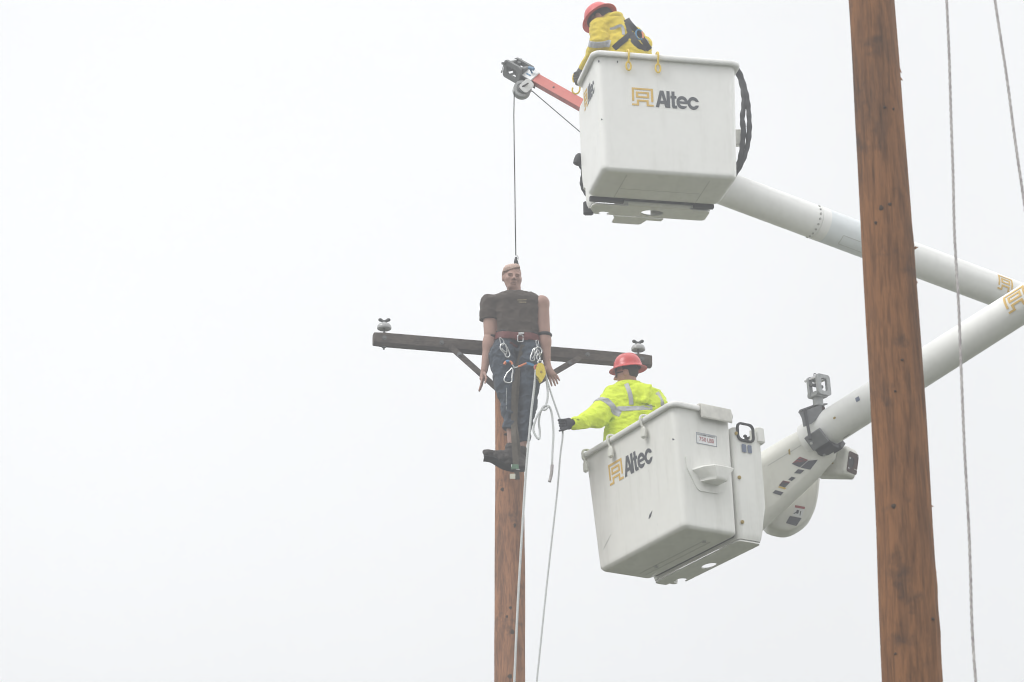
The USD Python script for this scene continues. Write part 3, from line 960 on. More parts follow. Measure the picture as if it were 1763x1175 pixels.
# control levers seen through the window
for k, (px, py, hgt) in enumerate(((1272, 757, 8), (1276, 760, 5), (1283, 754, 12), (1287, 758, 9), (1292, 756, 8))):
    q = BL.hit(px, py, fs[0] - fs[1] * .1, fs[1])
    a = BL.W(q + np.array([0, 0, -.06])); c = BL.W(q + np.array([0, 0, .012]))
    obj('control_lever', cat(rod(a, c, .008), revolve([(.004, -.012), (.016, -.004), (.018, .006), (.006, .016)], c, (0, 0, 1), 12)), 'black_rubber', covL, 40)
q = BL.hit(1283, 768, fs[0] - fs[1] * .1, fs[1])
obj('control_block', rbox(BL.W(q), (.03, .085, .05), BL.R, .01), 'black_rubber', covL, 30)
for a, b in (((1276, 765), (1284, 780)), ((1286, 767), (1293.5, 781.5))):
    p, r = side_uv(*a), side_uv(*b)
    obj('decal', BL.decal(fs, sbox(p[0], r[1], r[0], p[1]), .002, .0085), 'sticker_blue', covL, False)
for px, py in ((1261.5, 746), (1268, 822), (1274.5, 899)):
    u, v = side_uv(px, py); u = max(u, dL + GAPL + .028)
    p = fs[0] + fs[1] * .002 + fs[2] * u + fs[3] * v
    obj('bolt', cat(rod(BL.W(p), BL.W(p + fs[1] * .016), .010, n=6), rod(BL.W(p), BL.W(p + fs[1] * .011), .016, n=12)), 'rust_spot', covL, 30)
# corner block on the cover
p = BL.hit(1310, 744, fs[0], fs[1])
obj('corner_block', rbox(BL.W((BL.w / 2 - .035, dL + GAPL + DEPL - .012, .95)), (.05, .04, .075), BL.R, .02, 4), 'weathered_fibreglass', covL, 40)
# seams on the underside
for y in (.10, .17):
    obj('bottom_seam', plate(sbox(-.52, y, .42, y + .006), .002, BL.W((0, 0, -.002)), BL.D((1, 0, 0)), BL.D((0, 1, 0))), 'seam_grey', bL, False)
for x, y in ((.42, .11), (-.3, .12)):
    obj('bottom_bolt', rod(BL.W((x, y, .002)), BL.W((x, y, -.012)), .02, n=8), 'seam_grey', bL, 30)

# rating placard: the photograph reads PLATFORM CAPACITY / 750 LBS


def text_poly(txt, height, bold=False):
    m = meshkit.text_mesh(txt, height, .001, bold)
    v, f = np.array(m.vertices), np.array(m.faces)
    return v, f


pu0, pv0 = side_uv(1199.2, 763.5); pu1, pv1 = side_uv(1232.8, 751)
pw, ph = pu1 - pu0, pv1 - pv0
ph = abs(ph)
pvb = min(pv0, pv1)
pc = ((pu0 + pu1) / 2, (pv0 + pv1) / 2)
pw, ph = abs(pu1 - pu0), .098
pl = obj('placard', BL.decal(fs, sbox(pc[0] - pw / 2, pc[1] - ph / 2, pc[0] + pw / 2, pc[1] + ph / 2), .002), 'sticker_white', bL, False)
brd = sbox(-pw / 2, -ph / 2, pw / 2, ph / 2)
brd = brd.difference(brd.buffer(-.004))
obj('border', BL.decal(fs, shapely.affinity.translate(brd, *pc), .001, .0032), 'sticker_blue', pl, False)
for txt, hgt, dy, m, wid in (('PLATFORM CAPACITY', .014, .026, 'sticker_dark', .88), ('750 LBS', .034, -.022, 'sticker_red', .72)):
    v, f = text_poly(txt, hgt, True)
    v = v.copy(); ext = np.ptp(v[:, 0]); v[:, 0] = (v[:, 0] - v[:, 0].min()) / ext * pw * wid - pw * wid / 2
    o, n, u, vv = fs
    wpts = o + n * .0032 + np.outer(v[:, 0] + pc[0], u) + np.outer(v[:, 1] + pc[1] + dy, vv) + np.outer(v[:, 2], n)
    obj('lettering', (BL.W(wpts), f), m, pl, False)

# moulded step on the lower bucket's end
o, n, u, v = fs
S = lambda px, py: np.array(side_uv(px, py))
outl = [S(*q) for q in ((1180, 786), (1206, 786), (1246, 794), (1259, 806), (1250, 834), (1243, 848), (1235, 851), (1205, 846), (1199, 841), (1182, 806))]
pp = Polygon(outl).buffer(-.012).buffer(.024).buffer(-.012)
obj('step_flange', BL.decal(fs, pp, .008, .0005), 'weathered_fibreglass', bL, 30)
topl = [S(*q) for q in ((1191, 808), (1199, 807.5), (1211, 808.5), (1228, 812), (1243, 815))]
botl = [S(*q) for q in ((1205, 830), (1209, 831.5), (1216, 833.5), (1226, 835.5), (1235, 837))]
F3 = lambda q, out: BL.W(o + n * (out + .006) + u * q[0] + v * q[1])
lp = []
for a, b, wq in zip(topl, botl, (.02, .6, .96, 1., .97)):
    pr = .165 * wq
    lp.append([F3(a, -.01), F3(a, pr * .9), F3(a + [0, -.012], pr), F3(b + [0, .03], pr * .93), F3(b + [0, .008], pr * .88), F3(b, pr * .82), F3(b, -.01)])
obj('step', loft(lp), 'weathered_fibreglass', bL, 30)

# pad over the rim
a, b = BL.hit(1205, 712, fs[0] + fs[1] * .03, fs[1]), BL.hit(1257, 720, fs[0] + fs[1] * .03, fs[1])
ya, yb = a[1], min(b[1], dL + .01)
sec = [(.048, .985), (.055, .995), (.056, 1.09), (.048, 1.112), (.02, 1.12), (-.03, 1.118), (-.045, 1.105), (-.045, 1.03), (-.03, 1.03), (-.03, 1.107), (.042, 1.107), (.048, 1.09), (.044, .985)]
obj('rim_pad', loft([[BL.W((BL.w / 2 + x, y, z)) for x, z in sec] for y in np.linspace(ya, yb, 6)]), 'rim_pad_plastic', bL, 30)

# ---- booms: tapering round tubes that run on to the trucks beyond the frame


def boom_frame(p0, p1):
    a = (p1 - p0) / np.linalg.norm(p1 - p0)
    w_ = EYEV - (p0 + p1) / 2; w_ -= a * (w_ @ a); w_ /= np.linalg.norm(w_)
    return a, np.cross(w_, a), w_                         # along, across, towards the camera


def wrap(poly, p0, a, x, w_, R, s0, ang0, lift=.002, depth=.002, seg=.02):
    """A polygon in (along, round) metres wrapped on the boom round angle ang0 (0 = facing the camera)."""
    ms = []
    poly = shapely.segmentize(poly, seg)
    for g in getattr(poly, 'geoms', [poly]):
        m = trimesh.creation.extrude_polygon(g, depth, engine='earcut')
        m = m.subdivide_to_size(seg * 2)
        q = np.array(m.vertices)
        th = ang0 + q[:, 1] / R
        rad = R + lift + q[:, 2]
        ms.append((p0 + np.outer(s0 + q[:, 0], a) + (np.sin(th) * rad)[:, None] * x + (np.cos(th) * rad)[:, None] * w_, np.array(m.faces)))
    return cat(*ms)


def cyl(p0, a, x, w_, prof, n=44):
    return loft([ring(p0 + a * s, x, w_, r, n=n) for s, r in prof])


# upper boom
q0, q1 = P(1225, 316, 18.6), P(1960, 592, 20.6)
aU, xU, wU = boom_frame(q0, q1)
LU = np.linalg.norm(q1 - q0)
along = lambda px, q0_, a_: None


def s_at(px, py, p0, a):
    """Distance along the axis where it crosses that pixel's column."""
    lo_, hi_ = 0., 12.
    for _ in range(50):
        mid = (lo_ + hi_) / 2
        p = p0 + a * mid - EYEV
        x = PW / 2 + FPX * p[0] / (p[1] * CP + p[2] * SP)
        lo_, hi_ = (mid, hi_) if x < px else (lo_, mid)
    return lo_


RU = .153
sJ = s_at(1402, 0, q0, aU)
bmU = obj('boom', cyl(q0, aU, xU, wU, [(0, RU), (sJ - .004, RU), (sJ - .003, RU - .004), (sJ + .003, RU - .004), (sJ + .004, RU + .003), (sJ + .09, RU + .003), (sJ + .094, RU), (LU * 1.9, RU)]), 'white_boom_paint', liftU, 40)
for k in range(9):
    th = math.radians(-78 + k * 19)
    c = q0 + aU * (sJ - .03) + xU * math.sin(th) * RU + wU * math.cos(th) * RU
    nn = xU * math.sin(th) + wU * math.cos(th)
    obj('bolt', rod(c - nn * .003, c + nn * .007, .011, n=8), 'seam_grey', bmU, 30)
sP = s_at(1480, 0, q0, aU)
obj('boom_panel', wrap(Polygon(rrect((sP - sJ - .13) / 2 + .25, .27, .02, 3)), q0, aU, xU, wU, RU, (sJ + .10 + sP + .4) / 2, -.1, .0008, .0015), 'boom_panel_grey', bmU, 40)
fr = Polygon(rrect(.17, .05, .01, 3)); fr = fr.difference(fr.buffer(-.004))
obj('panel_seam', wrap(fr, q0, aU, xU, wU, RU, s_at(1468, 0, q0, aU), -.45, .0028, .001), 'seam_grey', bmU, False)
sI = s_at(1702, 0, q0, aU)
ic = shapely.affinity.scale(logo_icon(.1), .16, .155, origin=(0, 0))
obj('logo_icon', wrap(ic, q0, aU, xU, wU, RU, sI, .12), 'logo_gold', bmU, False)

# lower boom
r0, r1 = P(1392, 759.5, 19.40), P(1960, 398, 17.2)
aL, xL, wL = boom_frame(r0, r1)
LL = np.linalg.norm(r1 - r0)
RL = .16
RL1 = .144
bmL = obj('boom', cyl(r0, aL, xL, wL, [(0, RL), (LL, RL1), (LL * 1.9, RL1)]), 'white_boom_paint', liftL, 40)
sI = s_at(1746, 0, r0, aL)
ic = shapely.affinity.scale(logo_icon(.1), .21, .17, origin=(0, 0))
obj('logo_icon', wrap(ic, r0, aL, xL, wL, RL + (RL1 - RL) * (sI + .1) / LL + .001, sI, -.05), 'logo_gold', bmL, False)
for px, th in ((1452, .3), (1447, -1.1)):
    s = s_at(px, 0, r0, aL)
    g = cblob(0, 0, .014, .010) if th > 0 else cblob(0, 0, .045, .004)
    obj('scuff', wrap(g, r0, aL, xL, wL, RL, s, th, .0, .001), 'rust_spot' if th > 0 else 'sticker_dark', bmL, False)
s = s_at(1494, 0, r0, aL)
obj('decal', wrap(sbox(-.02, -.02, .02, .02), r0, aL, xL, wL, RL, s, .5, .0005, .001), 'sticker_blue', bmL, False)

# tip housing of the lower boom: a long moulded box that widens towards the bucket
hA, hB = P(1424, 753, 19.40), P(1270, 871, 19.75)
a = (hB - hA) / np.linalg.norm(hB - hA)
w_ = EYEV - hA; w_ -= a * (w_ @ a); w_ /= np.linalg.norm(w_)
x_ = np.cross(a, w_)
if x_[2] < 0:
    x_ = -x_
LH = np.linalg.norm(hB - hA)
loops = []
for s, hx, hy, sh in ((-.0, .12, .13, 0), (.012, .150, .15, 0), (.06, .188, .17, -.01), (.3, .235, .185, -.012), (LH, .31, .20, -.005)):
    q = rrect(hx, hy, min(hx, hy) * .62, 8)
    loops.append(hA + a * s + np.outer(q[:, 0] + sh, x_) + np.outer(q[:, 1], w_))
hs = loft(loops)
if np.dot(np.cross(x_, w_), a) < 0:
    hs = (hs[0], hs[1][:, ::-1])
house = obj('tip_housing', hs, 'cream_housing', liftL, 50)
# seam along the housing
sp = on(hs, [(1322, 802), (1340, 791), (1360, 779), (1379, 767)], .001)
obj('seam', ribbon(sp, .004, .002, n=12), 'seam_grey', house, False)
# stickers on the housing


def sticker(mesh, quad, mname, parent, lift=.003, name='decal'):
    n = 4
    q = np.array(quad, float)
    grid = [[(q[0] * (1 - i / n) + q[1] * i / n) * (1 - j / n) + (q[3] * (1 - i / n) + q[2] * i / n) * j / n for i in range(n + 1)] for j in range(n + 1)]
    pts = on(mesh, [tuple(z) for r_ in grid for z in r_], lift)
    back_ = pts + (pts - EYEV) * (.002 / 19)
    idx = lambda i, j: j * (n + 1) + i
    f = []
    for j in range(n):
        for i in range(n):
            f += [(idx(i, j), idx(i, j + 1), idx(i + 1, j + 1)), (idx(i, j), idx(i + 1, j + 1), idx(i + 1, j))]
    f = np.array(f)
    return obj(name, (np.vstack([pts, back_]), np.vstack([f, f[:, ::-1] + len(pts)])), mname, parent, False)


for quad, m in (([(1363, 799), (1377, 787), (1391, 793), (1377, 805)], 'sticker_dark'), ([(1378, 805.5), (1392, 793.5), (1408, 792), (1395, 809)], 'sticker_dark'),
                ([(1364, 798), (1377, 786.5), (1391, 792), (1389, 794)], 'sticker_red'),
                ([(1367, 815), (1374, 808), (1385, 810), (1378, 816)], 'sticker_dark'), ([(1357, 826), (1363, 821), (1370, 823), (1363, 828.5)], 'sticker_dark'),
                ([(1341, 836), (1348, 828), (1360, 831), (1351, 840)], 'sticker_dark'), ([(1342, 835), (1348, 827.5), (1360, 830), (1358, 832)], 'sticker_red'),
                ([(1339, 839), (1342, 837.5), (1354, 840.5), (1351, 843)], 'sticker_yellow'), ([(1330, 849), (1335, 844), (1349, 848), (1344, 853.5)], 'sticker_dark'),
                ([(1357, 775), (1360, 773), (1361, 783), (1358, 783)], 'rust_spot')):
    sticker(hs, quad, m, house)

# rounded levelling cover below the housing
prof = [P(*q, 19.98) for q in ((1318, 880), (1320, 908), (1336, 915), (1352, 917.5), (1378, 908), (1397, 890), (1406.5, 862), (1411, 826), (1408, 792), (1370, 800), (1330, 840))]
prof = np.array(prof); pcn = prof.mean(0)
lo_ = []
for dy, g in ((.0, .86), (.012, .95), (.04, 1.0), (.24, 1.0), (.27, .95)):
    lo_.append(pcn + (prof - pcn) * g + [0, dy - .07, 0])
lc = loft([spline(x, 44, True) for x in lo_])
lc = (lc[0], lc[1][:, ::-1])
tm = trimesh.Trimesh(*lc, process=False)
if tm.volume < 0:
    lc = (lc[0], lc[1][:, ::-1])
lev = obj('levelling_cover', lc, 'cream_housing', liftL, 45)
for quad, m in (([(1369, 870), (1386, 873), (1385.5, 877), (1368.5, 874)], 'sticker_red'), ([(1368.5, 875), (1385.5, 877.5), (1380, 892), (1364, 888)], 'sticker_white'),
                ([(1360, 888.5), (1380, 892.5), (1371, 906), (1353, 901)], 'sticker_dark')):
    sticker(lc, quad, m, lev)
for quad in ([(1372, 878), (1376, 879), (1374, 885), (1370, 884)], [(1366, 884), (1371, 881.5), (1372, 882.5), (1367, 885.5)], [(1378, 880), (1379.5, 880.3), (1378, 888), (1376.5, 887.7)]):
    sticker(lc, quad, 'sticker_dark', lev, .0055)

# end box with a rusty plate
c0 = P(1436, 797, 19.62)
yawb = math.radians(-38)
Rb = np.array([[math.cos(yawb), -math.sin(yawb), 0], [math.sin(yawb), math.cos(yawb), 0], [0, 0, 1]]) @ np.array([[math.cos(.2), 0, math.sin(.2)], [0, 1, 0], [-math.sin(.2), 0, math.cos(.2)]])
Rx = np.stack([Rb[:, 1], Rb[:, 2], Rb[:, 0]], 1)
eb = obj('end_box', rbox(c0, (.12, .135, .19), Rx, .05, 5), 'cream_housing', liftL, 45)
ec = c0 + Rb[:, 0] * .19
pg = Polygon(rrect(.085, .092, .02, 4)).difference(cblob(.03, .0, .05, .05)).difference(sbox(-.1, -.052, -.03, -.042))
obj('rusty_plate', plate(pg, .004, ec + Rb[:, 0] * .001, -Rb[:, 1], Rb[:, 2], Rb[:, 0]), 'rusty_plate', eb, 30)
obj('hole_liner', rod(ec + Rb[:, 0] * .0008 - Rb[:, 1] * .03, ec + Rb[:, 0] * .0025 - Rb[:, 1] * .03, .05, n=20), 'black_rubber', eb, 30)
for y, z in ((.066, .075), (-.066, -.06), (-.066, .03)):
    p = ec + Rb[:, 0] * .005 + Rb[:, 1] * y + Rb[:, 2] * z
    obj('bolt', rod(p, p + Rb[:, 0] * .006, .009, n=8), 'chrome', eb, 30)
fc = c0 - Rb[:, 1] * .12
for z in (-.03, .02):
    p = fc + Rb[:, 0] * .06 + Rb[:, 2] * z
    obj('bolt', rod(p, p - Rb[:, 1] * .008, .011, n=8), 'rust_spot', eb, 30)

# dark collar round the tube, its saddle, rod and clevis head
sC = s_at(1416, 0, r0, aL)
col = [(sC - .06, RL + .002), (sC - .055, RL + .022), (sC + .045, RL + .022), (sC + .05, RL + .002)]
an = np.radians(np.linspace(-165, 5, 26))
loops = []
for th in an:
    rd = xL * math.sin(th) + wL * math.cos(th)
    loops.append([r0 + aL * (sC + s_) + rd * (RL + g) for s_, g in ((-.085, .002), (-.085, .028), (.075, .028), (.075, .002))])
cm = loft(loops)
if trimesh.Trimesh(*cm, process=False).volume < 0:
    cm = (cm[0], cm[1][:, ::-1])
clamp = obj('clamp_collar', cm, 'dark_bracket', liftL, 30)
th = math.radians(-15)
for th, hw, m in ((math.radians(-8), .07, 'grey_bracket'), (math.radians(-55), .05, 'dark_bracket'), (math.radians(-100), .06, 'dark_bracket')):
    rd = xL * math.sin(th) + wL * math.cos(th); tn = xL * math.cos(th) - wL * math.sin(th)
    obj('clamp_lug', rbox(r0 + aL * sC + rd * (RL + .03), (hw, .085, .02), np.stack([tn, aL, rd], 1), .006), m, clamp, 30)
    p = r0 + aL * (sC - .05) + rd * (RL + .05)
    obj('bolt', rod(p, p + rd * .014, .013, n=8), 'chrome', clamp, 30)
yk = 19.2
sd = obj('saddle_bracket', cat(ribbon([P(1376, 709, yk), P(1402, 699, yk + .02), P(1421, 697, yk + .1)], .055, .012, hint=(.1, .1, 1)),
                               plate(Polygon([(0, 0), (.2, .08), (.2, .02), (.17, -.04), (.1, -.1), (.03, -.13), (.02, -.05)]), .012, P(1376, 712, yk - .03), (1, 0, 0), (0, .05, 1)),
                               plate(Polygon([(0, 0), (.2, .08), (.22, .0), (.1, -.1), (.03, -.13)]), .012, P(1380, 712, yk + .13), (1, 0, 0), (0, .05, 1))), 'grey_bracket', liftL, 30)
obj('tie_rod', rod(P(1386, 706, yk - .04), P(1395, 757, yk - .09), .014), 'dark_bracket', sd, 30)
obj('hinge_block', rbox(P(1410, 712, yk + .06), (.05, .05, .045), None, .01), 'rusty_plate', sd, 30)


def clevis(t, base, axis, side, L, hw, mname, name='clevis_head'):
    """A slotted casting: two side frames with windows, end blocks, a pin and a cap."""
    a = axis / np.linalg.norm(axis); s = side - a * (side @ a); s /= np.linalg.norm(s); w2 = np.cross(a, s)
    fr_ = Polygon(rrect(hw, L / 2, hw * .35, 4)).difference(Polygon(rrect(hw * .46, L * .31, hw * .25, 4)))
    c = base + a * L / 2
    head_ = obj(name, cat(plate(fr_, .026, c + w2 * (hw * .72 - .013), s, a), plate(fr_, .026, c - w2 * (hw * .72 + .013), s, a),
                          rbox(base + a * .018, (hw * .9, hw * .8, .022), np.stack([s, w2, a], 1), .01), rbox(base + a * (L - .012), (hw * .5, hw * .74, .016), np.stack([s, w2, a], 1), .008)), mname, t, 30)
    obj('roller', rod(c - s * hw * .9 + a * L * .08, c + s * hw * .9 + a * L * .08, hw * .20, n=16), 'dull_steel', head_, 30)
    for g in (-1, 1):
        p = c + s * g * hw * .8 + a * L * .36
        obj('pin', rod(p - w2 * hw * .95, p + w2 * hw * .95, .012, n=10), 'chrome', head_, 30)
    lo2 = spline([c + a * L * .5 + s * .02, c + a * (L * .5 + .03) + s * .01, c + a * (L * .5 + .034) - s * .012, c + a * L * .5 - s * .02], 10)
    obj('lifting_loop', tube(lo2, .004, 8), 'dull_steel', head_, 30)
    return head_


bs = P(1408.5, 696, 19.22)
obj('clevis_post', rod(bs - [0, 0, .02], bs + [0, 0, .075], .046, n=22), 'galvanised', liftL, 30)
clevis(liftL, bs + [0, 0, .06], np.array([-.05, 0, 1.]), np.array([.80, .6, 0]), .19, .078, 'galvanised')

# ---- red jib of the upper lift
jA, jB = P(923, 137.5, 19.1), P(1062, 216, 18.60)
ja = (jB - jA) / np.linalg.norm(jB - jA)
jw = np.array([0, -1., .0]); jw -= ja * (jw @ ja); jw /= np.linalg.norm(jw)
jx = np.cross(ja, jw)
if jx[2] < 0:
    jx = -jx
JR = np.stack([jw, jx, ja], 1)
LJ = np.linalg.norm(jB - jA)
jib = obj('jib', rbox((jA + jB) / 2, (.042, .048, LJ / 2), JR, .006), 'red_paint', liftU, 30)
p = jA + ja * .27 + jw * .043
obj('pin_hole', rod(p - jw * .004, p + jw * .0015, .010, n=12), 'black_rubber', jib, 30)
jc = jA - ja * .055
jh = obj('jib_head', rbox(jc, (.054, .058, .068), JR, .006), 'sticker_white', liftU, 30)
obj('head_plate', rbox(jc - jx * .06, (.05, .006, .08), JR, .003), 'dark_bracket', jh, 30)
kb = jc + jw * .055 + jx * .012 + ja * .01
obj('locking_knob', cat(rod(kb, kb + jw * .05, .008), rod(kb + jw * .05 - ja * .028 + jx * .006, kb + jw * .05 + ja * .03 + jx * .018, .016, n=10)), 'blue_plastic', jh, 30)
obj('pin_mark', rbox(jc + jw * .0555 - jx * .02 - ja * .005, (.0015, .008, .03), JR, .001), 'blue_plastic', jh, 30)
clevis(liftU, jA - ja * .12, -ja, np.array([.28, -.75, .35]), .235, .085, 'dull_steel')
bk = P(870, 112, 19.2)
obj('latch_pin', cat(rod(bk + [0, -.03, .0], bk + [-.03, -.05, -.01], .012), rod(bk + [-.015, -.05, -.02], bk + [-.03, -.05, -.085], .003, n=6), rod(bk + [-.03, -.05, -.085], bk + [-.036, -.05, -.105], .008, n=8)), 'dull_steel', liftU, 30)
# sheave
sc = P(898.5, 155.5, 19.1)
sa = np.array([.18, -1, .0]); sa /= np.linalg.norm(sa)
sh = obj('sheave', revolve([(.02, -.036), (.082, -.036), (.084, -.028), (.062, -.008), (.062, .008), (.084, .028), (.082, .036), (.058, .037), (.05, .03), (.02, .03)], sc, sa, 36), 'galvanised', liftU, 30)
obj('hub', rod(sc + sa * .02, sc + sa * .052, .045, n=24), 'dull_steel', sh, 30)
hp = Polygon(rrect(.05, .062, .03, 5))
obj('hanger_plate', plate(hp, .008, sc + sa * .048 + jx * .035 + ja * .015, -np.cross(sa, jx), jx, sa), 'sticker_white', sh, 30)
obj('hanger_plate', plate(hp, .008, sc - sa * .052 + jx * .035 + ja * .015, -np.cross(sa, jx), jx, sa), 'sticker_white', sh, 30)
kp = sc + sa * .058 + jx * .02
obj('locking_pin', rod(kp - ja * .012 - jx * .03, kp + ja * .012 + jx * .035 + sa * .02, .011, .006, n=10), 'dark_bracket', sh, 30)

# hydraulic hoses
hose = lambda pts, Y, r: tube(spline(PP(pts, Y), 90), lambda t: r * mpp(250, Y) * (1 + .10 * math.sin(t * 70) + .06 * math.sin(t * 23)), 12)
yh = 18.32
obj('hydraulic_hose', hose([(1262, 112, -.1), (1271, 127), (1279, 155), (1281, 180), (1278, 205), (1280, 225), (1278, 247), (1274, 276), (1264, 300, .1)], yh, 4.6), 'black_rubber', liftU, 40)
obj('hydraulic_hose', hose([(1264, 112, -.1), (1274, 128), (1283, 155), (1288, 184), (1290, 208), (1289, 237), (1285.5, 257), (1277, 280), (1264, 303, .1)], yh, 4.4), 'black_rubber', liftU, 40)
obj('hose_bracket', rbox(P(1272, 238, 18.42), (.055, .03, .075), None, .01), 'cream_housing', liftU, 30)
yl = 18.38
obj('hydraulic_hose', hose([(1024, 268, .02), (1006, 271), (996, 275), (998, 283), (1003, 294), (1001.5, 314), (1006, 330), (1024, 348, .02)], yl, 3.2), 'black_rubber', liftU, 40)
kb_ = P(996, 275, yl)
obj('hose_fitting', revolve([(.012, -.055), (.033, -.048), (.040, -.01), (.040, .025), (.028, .05), (.012, .055)], kb_, (.4, 0, 1), 16), 'black_rubber', liftU, 40)
kb2 = P(1013, 359, 18.42)
obj('hose_boot', rbox(kb2, (.045, .03, .06), None, .016, 4), 'black_rubber', liftU, 40)

# ------------------------------------------------------------------ tool hooks over the rims


def tool_hook(B, face, px, py, label, mname, size=1., group=None):
    """Hook of round rod over the rim with a moulded hanger below."""
    o, n, u, v = face
    uu, _ = B.on_face(face, px, py)
    L = lambda out, z, du=0.: B.W(o + n * out + u * (uu + du) + np.array([0, 0, z]))
    t = thing('tool_hook', label, 'hook', L(.0, 0), group=group)
    path = spline([L(-.045, -.02), L(-.042, .02), L(-.018, .047), L(.018, .051), L(.052, .036), L(.060, .0), L(.048, -.04), L(.034, -.075)], 30)
    obj('bent_rod', tube(path, .011 * size, 10), mname, t, 40)
    ring_ = [L(.034, -.075 + .05 * size * math.sin(a) - .035 * size, .026 * size * math.cos(a)) for a in np.linspace(0, 2 * np.pi, 22, endpoint=False)]
    obj('eye', tube(ring_, .010 * size, 8, True), mname, t, 40)
    return t


fu = BU.front()
tool_hook(BU, fu, 1080, 100, 'yellow tool hook over the upper bucket rim, left of the front pair', 'yellow_hook', .8)
tool_hook(BU, fu, 1130.5, 103, 'yellow tool hook over the upper bucket rim, right of the front pair', 'yellow_hook', .8)
fl = BL.front()
for px, py, lab in ((1012, 780, 'white tool hook on the lower bucket rim nearest its far left corner'), (1055, 757, 'white tool hook on the lower bucket rim, middle of the three'),
                    (1112, 726, 'white tool hook on the lower bucket rim directly below the lime jacket')):
    t = tool_hook(BL, fl, px, py, lab, 'white_hook', .95)
    o, n, u, v = fl
    uu, _ = BL.on_face(fl, px, py)
    L = lambda out, z, du=0.: BL.W(o + n * out + u * (uu + du) + np.array([0, 0, z]))
    obj('hanger', rbox(L(.032, -.115), (.028, .02, .048), BL.R, .018, 4), 'white_hook', t, 40)
#@@PEOPLE
# ------------------------------------------------------------------ rescue dummy hanging in front of the far pole
YD = 19.15
mD = mpp(600, YD)
J = lambda px, py, dy=0.: P(px, py, YD + dy)
lo, hi = J(815, 830) + [0, -.30, -.04], J(975, 445) + [0, .28, .06]
lo[0] -= .02
sk = Field(lo, hi, .0055)
# head, turned a little to the picture's right and tipped down
hd = math.radians(12)
fw = np.array([math.sin(hd), -math.cos(hd), -.12]); fw /= np.linalg.norm(fw)
rt = np.cross(fw, [0.03, 0, 1.]); rt /= np.linalg.norm(rt); up = np.cross(rt, fw)
HR = np.stack([rt, fw, up], 1)
hc = J(881.5, 478.5, .0)
HS = .238
LH_ = head(sk, hc, HS, HR)
px_ = lambda r: r * mD
sk.cone(J(885, 492, .02), J(885, 512, .02), px_(11.5), px_(13), .02)
sk.cone(J(871, 525), J(871, 585), px_(16), px_(15), .04).cone(J(907, 525), J(907, 585), px_(16), px_(15), .04)
for s_, sh_, el, wr in ((-1, (842, 522), (844.5, 578), (834, 637)), (1, (932.5, 523), (936, 574), (942, 629))):
    sk.ell(J(*sh_), (px_(13.2), px_(13.5), px_(14.5)), k=.02)
    sk.cone(J(*sh_), J(el[0], el[1] - 3), px_(12.6), px_(11.2), .02)
    sk.cone(J(el[0] + (2 if s_ > 0 else -2), el[1] + 5), J(*wr), px_(10.2), px_(6.0), .004)
    sk.ell(J(el[0] + (2.5 if s_ > 0 else -3), el[1] + 15), (px_(10.6), px_(10.5), px_(15)), k=.02)
# left of picture: hand in side view, fingers down
sk.cone(J(833.5, 639), J(830, 652), px_(5.6), px_(4.6), .01)
for a, b, c, dy in (((830, 652), (828, 662), (824.5, 673), -.025), ((830, 653), (828.5, 663), (825.5, 674), -.005), ((831, 653), (829.5, 662), (827.5, 671), .015), ((832, 652), (831, 659), (829.5, 666), .032)):
    sk.cone(J(*a, dy), J(*b, dy), px_(1.9), px_(1.7), .004).cone(J(*b, dy), J(*c, dy), px_(1.7), px_(1.3), .003)
sk.cone(J(835, 643, -.03), J(837, 652, -.05), px_(2.4), px_(2), .006).cone(J(837, 652, -.05), J(835, 660, -.055), px_(2), px_(1.5), .003)
# right of picture: open hand with spread fingers
sk.cone(J(942.5, 630), J(944, 637), px_(6.2), px_(6.8), .012).cone(J(944, 637), J(949, 645), px_(7.2), px_(5.6), .012).cone(J(948, 640), J(954, 645), px_(5), px_(4), .012)
for pts in (((952, 643), (959, 648), (963, 655)), ((952.5, 645), (957, 653), (959.8, 661)), ((949.5, 647), (953, 656), (956, 664)), ((945.5, 646), (947.5, 656), (950, 664.5))):
    a, b, c = [J(*q) for q in pts]
    sk.cone(a, b, px_(2.3), px_(1.95), .004).cone(b, c, px_(1.95), px_(1.5), .003)
sk.cone(J(938, 634, -.03), J(937.5, 642, -.055), px_(2.6), px_(2.2), .008).cone(J(937.5, 642, -.055), J(939.5, 650, -.06), px_(2.2), px_(1.6), .003)
# shins
sk.cone(J(880, 712), J(882, 765), px_(10), px_(7.8), .02).cone(J(903, 715), J(899, 777), px_(10), px_(6.2), .02)
sk.cone(J(868, 608), J(880, 712), px_(13), px_(8), .02).cone(J(910, 608), J(904, 716), px_(12), px_(8), .02)
sk.cone(J(872, 588), J(906, 588), px_(10), px_(10), .02)
body = sk.mesh()
dm = thing('rescue_dummy', 'training dummy in dark shirt and jeans hanging from the winch line before the crossarm', 'mannequin', J(884, 800))
bdy = obj('body', body, 'dummy_skin', dm, True)
for sx in (-1, 1):
    obj('eye', tube(spline([LH_(sx * .085, .338, -.028), LH_(sx * .14, .352, -.018), LH_(sx * .20, .315, -.03)], 10), .015 * HS, 8), 'dummy_lash', bdy, 40)
    obj('eyebrow', tube(spline([LH_(sx * .06, .372, .055), LH_(sx * .14, .375, .068), LH_(sx * .22, .325, .05)], 10), .011 * HS, 8), 'dummy_lash', bdy, 40)
obj('mouth', tube(spline([LH_(-.10, .335, -.281), LH_(0, .356, -.278), LH_(.10, .335, -.281)], 10), .012 * HS, 8), 'dummy_lash', bdy, 40)
